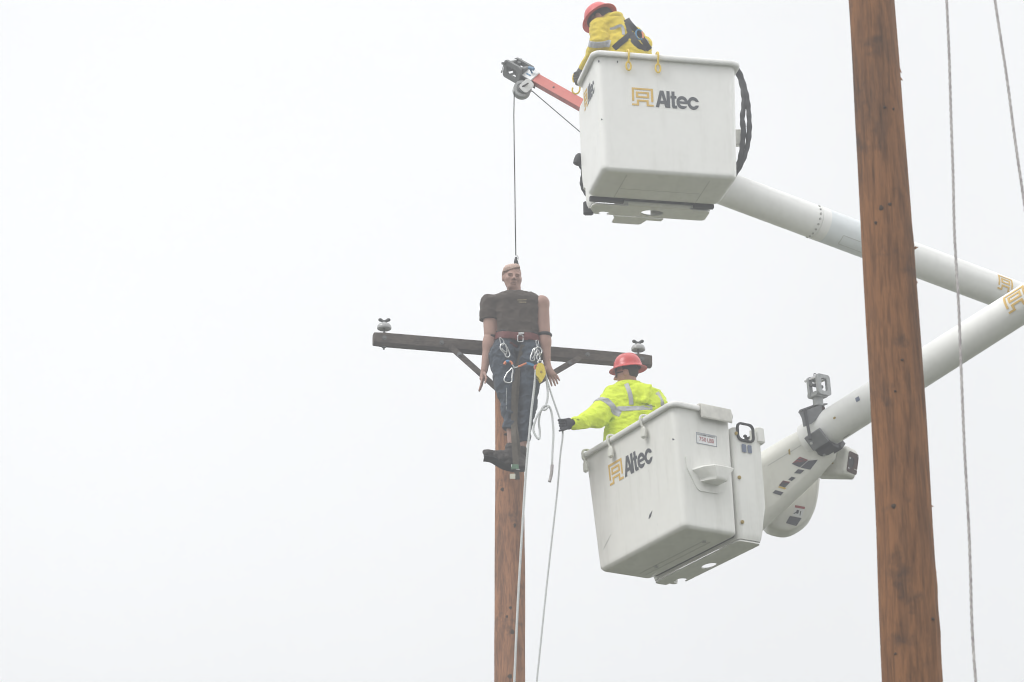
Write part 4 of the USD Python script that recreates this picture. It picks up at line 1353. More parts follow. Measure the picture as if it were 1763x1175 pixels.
# moulded hair: the skull's cap with a side parting
hf = Field(hc - .2, hc + .2, .0045)
hf.ell(LH_(0, -.07, .15), np.array([.35, .415, .392]) * HS, HR, .01)
hf.cone(LH_(.24, .17, .30), LH_(-.12, .20, .40), .11 * HS, .09 * HS, .04).cone(LH_(.30, .08, .18), LH_(.325, -.02, -.02), .08 * HS, .06 * HS, .03)
p = (hf.points() - hc) @ HR / HS
p[..., 0] = -p[..., 0]
line = .17 + .40 * np.clip(p[..., 0] + .30, 0, .48)                # rises from picture left to the parting
side_ = np.where(p[..., 1] > .12, line - p[..., 2], np.where(p[..., 1] > -.12, .02 - p[..., 2] + np.clip(p[..., 1], -.1, .12) * 1.4, -.22 - p[..., 2]))
hf.F = np.maximum(hf.F, (side_ * HS).astype(np.float32))
hm = p[..., 0] * 60 + p[..., 2] * 25
hf.F += (np.sin(hm) * .0012).astype(np.float32)
obj('hair', hf.mesh(), 'dummy_hair', dm, True)
# shirt: one sleeve, the other arm bare
st = sk.like()
st.cone(J(870, 524), J(872, 584), px_(20), px_(17), .05).cone(J(908, 524), J(908, 584), px_(20.5), px_(18), .05).cone(J(889, 520), J(889, 585), px_(19), px_(17), .05)
st.cone(J(879, 511, .01), J(851, 521), px_(9), px_(13), .03).cone(J(892, 510, .01), J(920, 518), px_(9), px_(10.5), .03)
st.cone(J(885.5, 505, .02), J(885.5, 514, .01), px_(13.2), px_(18), .025)
stb = st.copy()
st.cone(J(842, 522), J(841, 556), px_(15), px_(14.6), .02)
st.wrinkle(.014, (8, 8, 9), 3, 3)
pt = st.points()
slv = (J(841, 551.5)[2] - pt[..., 2])
cutl = np.where(pt[..., 0] < J(856, 550)[0], slv, J(880, 585)[2] - pt[..., 2])
st.F = np.maximum(st.F, cutl.astype(np.float32))
st.F = np.maximum(st.F, ((pt[..., 2] - J(885, 501.5)[2]) - (pt[..., 1] - YD) * .25 - np.abs(pt[..., 0] - J(885.5, 500)[0]) * .12).astype(np.float32))
st.ell(J(941, 524), (px_(13), .2, px_(30)), k=.006, sub=True)
shirt_mesh = st.mesh()
shirt = obj('shirt', shirt_mesh, 'dark_shirt', dm, True)
for (x0, x1), y, tilt in (((891, 907), 516.5, -.5), ((893, 906), 520.5, .2)):
    obj('chest_print', ribbon(on(shirt_mesh, [(x, y + tilt * (x - 899) / 16) for x in np.linspace(x0, x1, 7)], .004), .011, .002), 'shirt_print', shirt, False)
# elbow straps
for c, w_, tl_ in (((846, 578), 9.5, -.06), ((937.5, 574.5), 11.8, .05)):
    a, b = J(*c), J(c[0] + tl_ * 30, c[1] + 5.5)
    obj('elbow_joint', loft([ring(a, [1, 0, 0], [0, 1, 0], px_(w_ * .96), n=24), ring((a * .7 + b * .3), [1, 0, 0], [0, 1, 0], px_(w_ * 1.06), n=24), ring((a * .3 + b * .7), [1, 0, 0], [0, 1, 0], px_(w_ * 1.03), n=24), ring(b, [1, 0, 0], [0, 1, 0], px_(w_ * .9), n=24)][::-1]), 'black_rubber', dm, 40)
# jeans
jn = sk.like()
jn.cone(J(870, 588), J(868, 604), px_(17), px_(20), .04).cone(J(908, 588), J(910, 604), px_(18), px_(19.5), .04)
jn.cone(J(864.5, 614, -.01), J(872, 665, -.02), px_(22.5), px_(18.5), .03).cone(J(872, 665, -.02), J(879, 706, -.01), px_(18.5), px_(13.5), .03).cone(J(879, 706, -.01), J(880, 748, .01), px_(13.5), px_(13), .03)
jn.cone(J(911.5, 610), J(910, 662, -.01), px_(20), px_(17), .03).cone(J(910, 662, -.01), J(907.5, 697, -.01), px_(17), px_(15), .03).cone(J(907.5, 697, -.01), J(899.5, 772, .02), px_(15), px_(9.2), .03)
jn.wrinkle(.017, (11, 11, 12), 8)
pt = jn.points()
hem = np.where(pt[..., 0] < J(892, 740)[0], J(880, 741.5)[2] - pt[..., 2] + (pt[..., 0] - J(880, 740)[0]) * -.28, J(898, 763)[2] - pt[..., 2] + (pt[..., 0] - J(898, 760)[0]) * .25)
jn.F = np.maximum(jn.F, hem.astype(np.float32))
jn.F = np.maximum(jn.F, (pt[..., 2] - J(885, 586)[2]).astype(np.float32))
jm = jn.mesh()
jeans = obj('jeans', jm, 'denim', dm, True)
obj('side_seam', ribbon(on(jm, [(872, 668), (871.5, 685), (871.5, 705)], .002), .004, .002, n=8), 'white_rope', jeans, False)
# belt: red leather over jeans and shirt
bt = stb.copy(); bt.cone(J(870, 588), J(868, 604), px_(17.5), px_(19), .04).cone(J(908, 588), J(910, 604), px_(18), px_(19), .04)
bm = bt.band((.06, -.05, 1), J(890, 583.5), px_(13), .008)
belt = obj('belt', bm, 'red_leather', dm, True)
obj('belt_edge', bt.band((.06, -.05, 1), J(890, 575.5), px_(3), .004), 'harness_black', belt, True)
bq = on(bm, [(896, 583)], .012)[0]
rr_ = [bq + np.array([math.copysign(abs(math.cos(t)) ** .35, math.cos(t)) * px_(4.6), 0, math.copysign(abs(math.sin(t)) ** .35, math.sin(t)) * px_(6.2)]) for t in np.linspace(0, 2 * np.pi, 28, endpoint=False)]
obj('buckle', tube(rr_, .0042, 8, True), 'chrome', belt, 40)
obj('belt_tongue', ribbon(on(bm, [(887, 583), (896, 582.5), (909, 583.5)], .008), px_(5), .004), 'red_leather', belt, 30)
obj('buckle_plate', rbox(on(bm, [(897.5, 574)], .012)[0], (px_(5), .004, px_(1.6)), None, .004), 'chrome', belt, 40)
obj('hip_strap', ribbon(on(jm, [(878, 590), (884, 594), (891, 597)], .006), px_(4), .004), 'red_leather', belt, 30)
# boots
bo = sk.like()
bo.cone(J(884, 771), J(878, 788), px_(10), px_(12), .02).cone(J(872, 785), J(845, 784, -.04), px_(9.5), px_(6.2), .02).cone(J(880, 796), J(864, 790, -.02), px_(10), px_(8), .02).ell(J(840, 781, -.045), (px_(8.5), px_(9), px_(7)), k=.012).cone(J(882, 772), J(884, 769), px_(11), px_(10.5), .01)
bo.wrinkle(.014, (15, 15, 18), 5)
b1 = obj('boot', bo.mesh(), 'boot_leather', dm, True)
obj('sole', ribbon(PP([(833, 789.5, -.05), (845, 791, -.04), (858, 797.5, -.02), (870, 804, 0), (886, 808, .01)], YD), .085, px_(2.0), hint=(0, .35, 1), n=16), 'boot_sole', b1, 30)
b2f = sk.like()
b2f.cone(J(898, 776), J(897, 795), px_(8.5), px_(9.5), .02).cone(J(897, 797, 0), J(895, 802, -.13), px_(9), px_(7.5), .02).ell(J(897, 800, .03), (px_(8), px_(9), px_(8)), k=.02)
b2f.wrinkle(.012, (16, 16, 20), 6)
b2 = obj('boot', b2f.mesh(), 'boot_leather', dm, True)
obj('sole', ribbon(PP([(896.5, 808, .05), (896, 809, -.04), (894.5, 811, -.16)], YD), .085, .02, hint=(0, .1, 1), n=8), 'boot_sole', b2, 30)
# strap that hangs down in front of the legs
stv = thing('webbing_strap', 'olive webbing strap with green buckle running down the front of the dummy', 'strap', J(886, 830))
front = cat(jm, bm)
sp = on(front, [(900, 594), (896, 612), (891, 632), (886, 660), (884.5, 690), (884, 720), (884, 735)], .012)
sp2 = PP([(884.5, 750, -.16), (886.5, 775, -.17), (888.5, 800, -.17), (891, 826, -.15)], YD)
obj('webbing', ribbon(np.vstack([sp, sp2]), [px_(7), px_(8.5), px_(8.5), px_(8.5), px_(8), px_(8), px_(9.5), px_(10.5), px_(8)], .005, n=44), 'olive_web', stv, 30)
obj('webbing', ribbon(np.vstack([on(front, [(893, 634), (892, 660), (889, 700), (888, 730)], .010), PP([(892, 760, -.15), (893, 785, -.15), (890, 800, -.165)], YD)]), px_(5.5), .004, n=30), 'olive_web', stv, 30)
gb = obj('buckle', rbox(J(886.5, 804.5, -.18), (px_(6.6), .012, px_(4.2)), None, .006), 'green_buckle', stv, 30)
obj('buckle_bar', cat(rod(J(881, 804, -.2), J(880.5, 800, -.2), .004), rod(J(889, 808.5, -.2), J(895, 808.5, -.2), .004)), 'chrome', gb, 30)
obj('label_tag', rbox(J(882.5, 820.5, -.17), (px_(4.6), .002, px_(4.4)), None, .002), 'paper_tag', stv, 30)


# gear on the belt


def chain_link(pts, Y, r, n=28):
    return tube(spline(PP(pts, Y), n, True), r, 8, True)


yg = YD - .16
t = thing('snap_hook', 'silver double snap hook hanging at the left hip of the dummy', 'snap hook', P(868, 605, yg), group=None)
obj('tie_loop', chain_link([(861, 582), (864.5, 584), (867.5, 591), (865, 595), (862, 592), (861, 587)], yg, .0035), 'chrome', t, 40)
obj('hook_body', chain_link([(861.3, 598), (863, 593.5), (868, 592), (871, 595), (875, 603), (877.3, 609), (876.5, 614.5), (872.5, 615.5), (870, 611), (866, 606)], yg, .0065), 'chrome', t, 40)
obj('gate', tube(spline(PP([(870.5, 595.5, -.01), (873, 603, -.01), (871, 611, -.01)], yg), 12), .006, 8), 'galvanised', t, 40)
obj('gate', tube(spline(PP([(864, 600, -.005), (868.5, 605, -.012), (873.5, 607, -.012)], yg), 12), .006, 8), 'galvanised', t, 40)
t = thing('snap_hook', 'pair of silver snap hooks at the right hip above the yellow pulley', 'snap hook', P(925, 605, yg))
obj('tie_loop', chain_link([(924.3, 586), (925.5, 586), (926, 595), (925, 599), (924, 595)], yg, .003), 'chrome', t, 40)
obj('hook_body', chain_link([(920, 604), (923, 599.5), (928, 598.5), (932, 602), (932, 608), (928.5, 614), (930, 618), (927, 620), (924, 616), (925.5, 609)], yg, .0065), 'chrome', t, 40)
obj('hook_body', chain_link([(921, 600), (924, 601), (923, 608), (920, 615), (919, 621), (914.5, 621), (913.2, 616), (916, 608)], yg, .0065), 'chrome', t, 40)
obj('gate', tube(spline(PP([(926, 603, -.012), (929, 607, -.012), (925.5, 613, -.012)], yg), 12), .006, 8), 'galvanised', t, 40)
obj('gate', tube(spline(PP([(918, 604, -.012), (920.5, 610, -.012), (916.5, 618, -.012)], yg), 12), .006, 8), 'galvanised', t, 40)
ln = thing('lanyard', 'orange and blue lanyard stretched across the front of the dummy below its belt', 'lanyard', P(895, 628, yg))
for q_ in (tube(spline(PP([(868.5, 628, 0), (870, 624.5), (872.5, 622.5)], yg), 8), .012, 8), tube(spline(PP([(876.5, 622.8), (879.5, 623.5), (882, 628)], yg), 8), .010, 8), tube(spline(PP([(892, 632), (899, 629), (906.5, 625.8)], yg), 8), .009, 8)):
    obj('orange_rope', q_, 'orange_web', ln, 40)
obj('blue_sleeve', tube(spline(PP([(871, 623.5), (874, 622.4), (877, 622.8)], yg), 8), .013, 8), 'blue_web', ln, 40)
obj('blue_sleeve', ribbon(PP([(906, 625.3), (912, 626.6), (919.5, 629.5)], yg), px_(4.2), .012), 'blue_web', ln, 40)
obj('pink_loop', chain_link([(921, 630.5), (924, 630), (925.5, 634), (923, 637), (920.8, 634.5)], yg, .009), 'pink_web', ln, 40)
obj('end_ferrule', tube(PP([(882, 627.5), (884, 631), (886, 634.5)], yg), .006, 8), 'chrome', ln, 40)
obj('tie_tail', tube(spline(PP([(882, 628, .01), (887, 633, .01), (892, 632, 0)], yg), 10), .005, 8), 'white_rope', ln, 40)
cb = thing('carabiner', 'open silver D shaped carabiner dangling in front of the dummy left thigh', 'carabiner', P(876, 650, yg))
obj('spine', chain_link([(881.5, 634), (882.8, 639), (881.5, 652), (880, 658.5), (876, 659.3), (869.5, 657.5), (867.8, 654.5), (870, 648.5), (874.5, 641), (878, 638), (880.5, 635)], yg, .0062, 44), 'chrome', cb, 40)
obj('gate_sleeve', rod(P(882.2, 642, yg), P(881, 652, yg), .0085, n=10), 'chrome', cb, 40)
# yellow pulley
pu = thing('pulley_block', 'yellow rescue pulley hanging from the right hip of the dummy', 'pulley', P(931, 642, yg))
for dy, dpx, m in ((-.03, 0, 'yellow_plastic'), (.02, -2.5, 'yellow_plastic')):
    o_ = P(931 + dpx, 642 + (2 if dpx else 0), yg + dy)
    pg = Polygon([((x - 931) * mD, -(y - 642) * mD / .94) for x, y in ((927, 627), (933, 626.5), (936, 630.5), (939, 644), (936.5, 650), (932, 657.5), (927.5, 650.5), (923.5, 646), (923.5, 638), (925, 631))]).buffer(.008).buffer(-.004)
    obj('cheek_plate', plate(pg, .010, o_, (1, 0, 0), (0, .02, 1), (0, -1, 0)), m, pu, 30)
c_ = P(931.5, 643, yg)
obj('wheel', rod(c_ + [0, .012, 0], c_ + [0, -.02, 0], .036, n=20), 'dull_steel', pu, 30)
obj('axle', rod(c_ + [0, -.035, 0], c_ + [0, -.047, 0], .009, n=10), 'rust_spot', pu, 30)
obj('swivel', chain_link([(927, 622), (930.5, 621), (933, 625), (931.5, 629), (928, 628)], yg, .006), 'chrome', pu, 40)

# ropes about the dummy
rA = thing('rescue_rope', 'thick white rope falling from the yellow pulley along the far pole', 'rope', P(885, 1175, yg))
zg = .0
ptsA = PP([(922.5, 637), (920.5, 660), (916, 699), (911.5, 745), (907, 795), (903, 850), (899, 914), (892, 1032), (885.5, 1175)], yg)
d_ = ptsA[-1] - ptsA[-2]
ptsA = np.vstack([ptsA, ptsA[-1] + d_ * 1.2 + [0, -.05, 0], [ptsA[-1][0] - .1, yg - .25, .06]])
obj('strand', twisted(ptsA, .0102, .02), 'white_rope', rA, True)
rB = thing('tag_line', 'thin white rope from the yellow pulley through the glove of the lower worker', 'rope', P(924, 1175, yg + .1))
ptsB = PP([(938, 640, -.01), (941, 651), (951, 684, .02), (963.5, 720, .05), (967.5, 733, .05), (969, 745, .05), (966.5, 770, .05), (961, 830, .06), (954.5, 891, .08), (940, 1020, .1), (924, 1175, .1)], yg)
d_ = ptsB[-1] - ptsB[-2]
ptsB = np.vstack([ptsB, ptsB[-1] + d_ * 1.1, [ptsB[-1][0] - .2, yg, .05]])
obj('strand', twisted(ptsB, .0078, .017), 'white_rope', rB, True)
rC = thing('rope_tail', 'knotted rope end looping beside the dummy with a whipped tip', 'rope', P(947, 830, yg))
obj('strand', twisted(PP([(940.5, 650, .01), (942.5, 668), (942.5, 688), (938, 700), (929, 710, -.01), (921.5, 725, -.01), (918.5, 738, 0), (922, 750, 0), (927.5, 756, 0), (929.5, 750, .01), (928, 730, .015), (930, 712, .015), (936, 701, .015), (943.5, 699), (949, 708), (951.5, 725), (952.8, 745), (951.5, 775), (950.5, 800)], yg), .0095, .02), 'white_rope', rC, True)
obj('whipped_end', tube(spline(PP([(950.5, 801), (949.5, 815), (946, 830)], yg), 40), lambda t: .014 * (1 + .10 * math.sin(t * 90)), 12), 'grey_rope', rC, True)
obj('knot', chain_link([(934, 703, -.02), (938, 699, -.02), (943, 699, -.015), (941, 704, -.02), (936, 706, -.02)], yg, .010), 'white_rope', rC, True)

# winch line
wl = thing('winch_line', 'dark winch line hanging from the jib sheave of the upper bucket to the dummy', 'rope', J(888, 455, .03))
s_l = sc + np.array([-.066, 0, 0]); s_r = sc + np.array([.062, 0, .01])
topp = [sc + np.array([.070 * math.cos(t), 0, .068 * math.sin(t)]) for t in np.linspace(math.radians(-20), math.pi, 10)]
ln_pts = [P(1030, 251, 18.62), P(1001, 229.5, 18.75), P(916, 157, 19.1)]
obj('line', tube(np.array(ln_pts + topp + [P(884.6, 200, 19.12), P(886.5, 330, 19.17), P(888, 440, 19.21)]), .0052, 8), 'wire_rope', wl, True)
hk = J(888.5, 448, .06)
ho = obj('swivel_hook', revolve([(.006, .03), (.012, .02), (.016, .0), (.02, -.02), (.016, -.05), (.008, -.07)], hk, (0, 0, 1), 14), 'black_rubber', wl, 40)
obj('latch', tube(spline(PP([(890, 440, .05), (892, 443, .05), (891, 449, .05)], YD), 10), .005, 8), 'chrome', ho, 40)
obj('sling', ribbon(PP([(889, 452, .07), (892, 462, .12), (889, 490, .15), (887, 520, .14)], YD), .03, .006, n=14), 'black_rubber', wl, 30)
# ------------------------------------------------------------------ lower worker, in the lime jacket
YW = 19.38
mW = mpp(690, YW)
K = lambda px, py, dy=0.: P(px, py, YW + dy)
pw_ = lambda r: r * mW
foot = BL.W((-.28, 0, .1))
lo, hi = K(955, 790) + [0, -.34, -.05], K(1165, 605) + [0, .32, .05]
sk = Field(lo, hi, .0055)
fw = np.array([-.975, .16, -.10]); fw /= np.linalg.norm(fw)
rt = np.cross(fw, [0.05, 0, 1.]); rt /= np.linalg.norm(rt); up = np.cross(rt, fw)
HR2 = np.stack([rt, fw, up], 1)
hc2 = K(1078, 645)
L2 = head(sk, hc2, .235, HR2)
sk.cone(K(1085, 656, .0), K(1087, 676, 0), pw_(11), pw_(13), .02)
sk.cone(K(1068, 695), K(1068, 770), pw_(18), pw_(18), .04).cone(K(1118, 700), K(1116, 780), pw_(18), pw_(18), .04)
sk.cone(K(1056, 688), K(1026, 720, -.14), pw_(12), pw_(10), .02).cone(K(1026, 720, -.14), K(984, 729, -.31), pw_(9), pw_(5.5), .02)
wk = thing('person', 'worker in lime reflective jacket and red hard hat in the lower bucket, holding a rope', 'person', foot)
# legs inside the bucket
zf = BL.W((-.25, 0, .1))[2]
lgx = Field(foot + [-.35, -.35, -.02], foot + [.35, .35, 1.15], .012)
hipc = K(1092, 800)
for sx in (-.1, .1):
    f0 = foot + [sx, sx * .3, .05]
    lgx.cone(hipc + [sx, 0, .05], (hipc + f0) / 2 + [sx * .6, 0, 0], .10, .075, .03).cone((hipc + f0) / 2 + [sx * .6, 0, 0], f0, .075, .055, .03).cone(f0 + [0, .04, -.0], f0 + [-.12, .0, -.01], .05, .045, .02)
obj('body', sk.mesh(), 'skin', wk, True)
obj('trousers', lgx.mesh(), 'trousers', wk, True)
jk = sk.like()
jk.cone(K(1069, 696), K(1066, 778), pw_(25), pw_(25), .05).cone(K(1117, 702), K(1116, 782), pw_(26.5), pw_(27), .05).cone(K(1093, 690), K(1092, 780), pw_(25), pw_(26), .05)
jk.cone(K(1080, 668), K(1060, 682), pw_(13), pw_(18), .04).cone(K(1094, 668), K(1128, 692), pw_(13), pw_(18), .04)
jk.cone(K(1084, 666), K(1085, 678), pw_(18.5), pw_(21), .03)
jk.cone(K(1056, 688), K(1029, 717, -.14), pw_(20.5), pw_(17), .025).cone(K(1029, 717, -.14), K(1006, 726.5, -.23), pw_(16.5), pw_(12.5), .025).cone(K(1006, 726.5, -.23), K(988, 729, -.30), pw_(12.5), pw_(8.8), .02)
jk.cone(K(1130, 692, .02), K(1137, 735, .05), pw_(17), pw_(15), .03)
jb = jk.copy()
jk.wrinkle(.024, (6, 6, 8), 21, 4)
pt = jk.points()
jk.F = np.maximum(jk.F, ((pt[..., 2] - K(1084, 660.5)[2]) + (pt[..., 0] - K(1084, 660)[0]) * .03).astype(np.float32))
jmsh = jk.mesh()
jacket = obj('jacket', jmsh, 'lime_fabric', wk, True)
tape = lambda nrm, c, w, within: obj('reflective_stripe', jk.band(nrm, c, w, .004, within), 'reflective_tape', jacket, True)
armd = K(1029, 717, -.14) - K(1056, 688)
tape(armd + np.array([-.0, 0, .02]), K(1041, 706, -.08), .052, (K(1044, 707, -.07), .155))
tape((-.05, -.1, 1), K(1092, 709), .048, (K(1093, 709, -.1), .165))
hood = sk.like()
hood.ell(K(1100, 676, -.11), (pw_(23), pw_(10), pw_(15)), k=.03).cone(K(1086, 664, -.07), K(1119, 666, -.12), pw_(6), pw_(2.8), .02).cone(K(1119, 667, -.12), K(1110, 690, -.16), pw_(3), pw_(5), .02).cone(K(1098, 690, -.13), K(1116, 692, -.13), pw_(4), pw_(3), .03)
hood.wrinkle(.008, (14, 14, 14), 9)
hdm = hood.mesh()
obj('hood', hdm, 'lime_fabric', jacket, True)
whole = cat(jmsh, hdm)
for pts in ([(1078, 661), (1081, 668), (1085, 680), (1087, 697)], [(1131, 676), (1135, 684), (1140, 695), (1141, 700)]):
    obj('reflective_stripe', ribbon(on(whole, pts, .007), pw_(7.5), .003, n=14), 'reflective_tape', jacket, 30)
obj('back_print', cat(ribbon(on(whole, [(1105, 694.5), (1111, 695.5), (1117, 696.5)], .007), pw_(1.8), .002), ribbon(on(whole, [(1120, 698.5), (1124, 699.5), (1127.5, 700)], .007), pw_(1.6), .002)), 'jacket_print', jacket, False)
obj('yoke_seam', ribbon(on(whole, [(1090, 698), (1102, 698.5), (1114, 700.5), (1124, 703.5)], .004), pw_(1.4), .004, n=12), 'lime_fabric', jacket, False)
cua = K(984, 729.5, -.315) - K(992, 728.5, -.285)
obj('cuff', loft([ring(K(x, y, dy), *frame(cua)[:2], pw_(q), n=20) for x, y, dy, q in ((993, 728.4, -.282, 9.0), (988, 729, -.30, 9.3), (985.5, 729.3, -.31, 8.6))]), 'lime_fabric', jacket, 40)
# hair, sunglasses, hard hat
hf = Field(hc2 - .2, hc2 + .2, .005)
hf.ell(L2(0, -.075, .10), np.array([.345, .415, .385]) * .235, HR2, .01)
p = (hf.points() - hc2) @ HR2 / .235
side_ = np.where(p[..., 1] > .10, .24 - p[..., 2], np.where(p[..., 1] > -.13, .06 - p[..., 2], -.27 - p[..., 2]))
hf.F = np.maximum(hf.F, (side_ * .235).astype(np.float32))
obj('hair', hf.mesh(), 'hair_dark', wk, True)
gl = obj('sunglasses', cat(*[rbox(L2(x * .15, .365, .0), (.032, .006, .022), HR2, .008) for x in (-1, 1)]), 'lens_black', wk, 40)
obj('temple_arm', cat(*[rod(L2(x * .27, .33, .02), L2(x * .335, -.02, .02), .004, n=8) for x in (-1, 1)]), 'lens_black', gl, 40)
hr = HR2.copy()
tl_ = .06
upv = up + fw * .05 + np.array([.06, -.04, 0]); upv /= np.linalg.norm(upv)
f2 = fw - upv * (fw @ upv); f2 /= np.linalg.norm(f2)
HH = np.stack([np.cross(f2, upv), f2, upv], 1)
hatL = hard_hat(wk, K(1081, 634.5), HH, 1.0)
hm_ = np.array([[0]])
bx_ = K(1078, 620.5)
# helmet print, too small to read
cdir = (EYEV - K(1081, 622)); cdir /= np.linalg.norm(cdir)
obj('hat_print', ribbon(np.array([K(1081, 622.0, 0) + HH @ np.array([.112 * math.sin(a) * -1 * -1, .126 * math.cos(a), .004]) for a in np.radians(np.linspace(95, 150, 8))]), .012, .002), 'hat_print', hatL, False)
# glove closed on the rope
rope_y = yg + .05 - YW
Gy = rope_y + .025
gv = Field(K(958, 746, rope_y) + [0, -.10, 0], K(994, 714, rope_y) + [0, .12, 0], .0032)
gv.cone(K(986, 729, Gy), K(978, 730, Gy), pw_(6.4), pw_(7.0), .01).cone(K(979, 726, Gy), K(972, 727, Gy), pw_(6.2), pw_(5.4), .012).cone(K(979, 734, Gy), K(973, 734, Gy), pw_(6.0), pw_(5.2), .012)
for k, (x, y) in enumerate(((965.2, 723.5), (966.3, 728.2), (967.2, 732.8), (968.2, 737))):
    a, b, c = K(972, y, rope_y - .012), K(x - 2.0, y + .3, rope_y - .022), K(x - 3.0, y + .6, rope_y + .012)
    d = K(x + 3, y + .8, rope_y + .03)
    r_ = 2.25 - .12 * k
    gv.cone(K(974, y, Gy), a, pw_(r_ + .3), pw_(r_), .005).cone(a, b, pw_(r_), pw_(r_), .003).cone(b, c, pw_(r_), pw_(r_ * .95), .003).cone(c, d, pw_(r_ * .95), pw_(r_ * .8), .003)
gv.cone(K(977, 737, Gy - .02), K(969, 740.5, rope_y - .03), pw_(2.8), pw_(2.3), .008).cone(K(969, 740.5, rope_y - .03), K(963.5, 742, rope_y - .012), pw_(2.3), pw_(1.7), .004)
obj('glove', gv.mesh(), 'glove_dark', wk, True)
# ------------------------------------------------------------------ upper worker, in the yellow jacket
YT = 17.9
mT = mpp(50, YT)
T = lambda px, py, dy=0.: P(px, py, YT + dy)
pt_ = lambda r: r * mT
footU = BU.W((-.30, .03, .1))
lo, hi = T(975, 150) + [0, -.30, -.05], T(1140, -5) + [0, .42, .06]
sk = Field(lo, hi, .0055)
fw = np.array([-.72, .45, -.62]); fw /= np.linalg.norm(fw)
rt = np.cross(fw, [0, 0, 1.]); rt /= np.linalg.norm(rt); up = np.cross(rt, fw)
HR3 = np.stack([rt, fw, up], 1)
hc3 = T(1036, 33, .02)
L3 = head(sk, hc3, .23, HR3)
sk.cone(hc3 - up * .06 - fw * .03, T(1056, 45, .02), pt_(11), pt_(12), .02)
sk.cone(T(1050, 50), T(1090, 105), pt_(16), pt_(18), .04)
sk.cone(T(1032, 48, -.03), T(1032, 74, -.04), pt_(11), pt_(9), .02).cone(T(1032, 74, -.04), T(1003, 118, .22), pt_(8.5), pt_(5), .02)
wu = thing('person', 'worker in yellow jacket, black harness and red hard hat in the upper bucket', 'person', footU)
obj('body', sk.mesh(), 'skin', wu, True)
lgx = Field(footU + [-.4, -.35, -.02], footU + [.4, .35, 1.2], .012)
hipc = T(1092, 112)
for sx in (-.1, .1):
    f0 = footU + [sx, sx * .2, .05]
    mid = (hipc + f0) / 2 + [sx * .6, 0, 0]
    lgx.cone(hipc + [sx, 0, 0], mid, .10, .075, .03).cone(mid, f0, .075, .055, .03).cone(f0 + [0, .04, 0], f0 + [-.12, 0, -.01], .05, .045, .02)
obj('trousers', lgx.mesh(), 'trousers', wu, True)
jk = sk.like()
jk.cone(T(1046, 47), T(1064, 78), pt_(17), pt_(22), .05).cone(T(1058, 44), T(1088, 90), pt_(19), pt_(23), .05).cone(T(1088, 90), T(1092, 120), pt_(24), pt_(24), .05).cone(T(1064, 85), T(1075, 120), pt_(22), pt_(22), .05)
jk.cone(T(1052, 35), T(1064, 36), pt_(10), pt_(11), .04)
jk.cone(T(1032, 49, -.03), T(1033, 70, -.05), pt_(16.5), pt_(15), .025).cone(T(1033, 70, -.05), T(1022, 92, .06), pt_(14), pt_(11), .025).cone(T(1022, 92, .06), T(1005, 116, .22), pt_(11), pt_(6.5), .02)
jk.cone(T(1092, 58, .04), T(1110, 76, .02), pt_(11), pt_(9.5), .03).cone(T(1110, 76, .02), T(1112, 100, -.02), pt_(9.5), pt_(9), .03)
jk.wrinkle(.018, (7, 7, 9), 33, 3)
pt = jk.points()
jmU = jk.mesh()
jacketU = obj('jacket', jmU, 'yellow_fabric', wu, True)
ad = T(1022, 92, .06) - T(1033, 70, -.05)
obj('reflective_stripe', jk.band(T(1026, 82, 0) - T(1035, 70, -.04) + np.array([.05, 0, 0]), T(1033.5, 74, -.045), .058, .004, (T(1033, 74, -.05), .115)), 'reflective_tape', jacketU, True)
obj('reflective_stripe', ribbon(on(jmU, [(1050, 50.5), (1057, 49), (1064, 45.5), (1070, 45), (1073, 52), (1073.5, 60)], .006), pt_(5), .003, n=22), 'reflective_tape', jacketU, 30)
obj('reflective_stripe', ribbon(on(jmU, [(1111, 68), (1115, 75)], .006), pt_(6), .003), 'reflective_tape', jacketU, 30)
obj('collar', tube(spline([T(1044, 33, -.06), T(1052, 28, -.08), T(1062, 25.5, -.07), T(1069, 27, -.02)], 18), lambda t: pt_(4.2 + 1.5 * math.sin(t * 3)), 12), 'yellow_fabric', jacketU, True)
hb = lambda pts, w, lift=.010: obj('harness_strap', ribbon(on(jmU, pts, lift), pt_(w), .006, n=22), 'harness_black', wu, 30)
hb([(1076, 35), (1082, 44), (1090, 53), (1098, 62), (1106, 74), (1116, 88)], 17)
hb([(1086, 58), (1078, 66), (1068, 74), (1057, 84)], 10.5)
hb([(1086, 58), (1092, 70), (1100, 80), (1112, 86)], 12)
hb([(1077, 40), (1083, 52), (1088, 62)], 8, .015)
dr = [T(1101 + 6 * math.cos(a) + 1.5 * math.sin(a), 60 + 8.5 * math.sin(a), -.14) for a in np.linspace(0, 2 * np.pi, 22, endpoint=False)]
obj('dorsal_loop', tube(dr, pt_(1.4), 8, True), 'blue_web', wu, 40)
obj('orange_tab', tube(np.array([T(1105.5, 55, -.15), T(1107, 60, -.15), T(1107, 66, -.15)]), pt_(1.5), 8), 'orange_web', wu, 40)
hf = Field(hc3 - .2, hc3 + .2, .005)
hf.ell(L3(0, -.075, .10), np.array([.35, .42, .39]) * .23, HR3, .01)
p = (hf.points() - hc3) @ HR3 / .23
side_ = np.where(p[..., 1] > .10, .24 - p[..., 2], np.where(p[..., 1] > -.1, .0 - p[..., 2], -.30 - p[..., 2]))
hf.F = np.maximum(hf.F, (side_ * .23).astype(np.float32))
obj('hair', hf.mesh(), 'hair_dark', wu, True)
upv = np.array([-.40, .30, .86]); upv /= np.linalg.norm(upv)
f2 = fw - upv * (fw @ upv); f2 /= np.linalg.norm(f2)
hatU = hard_hat(wu, T(1031, 30, .02), np.stack([np.cross(f2, upv), f2, upv], 1), 1.0)
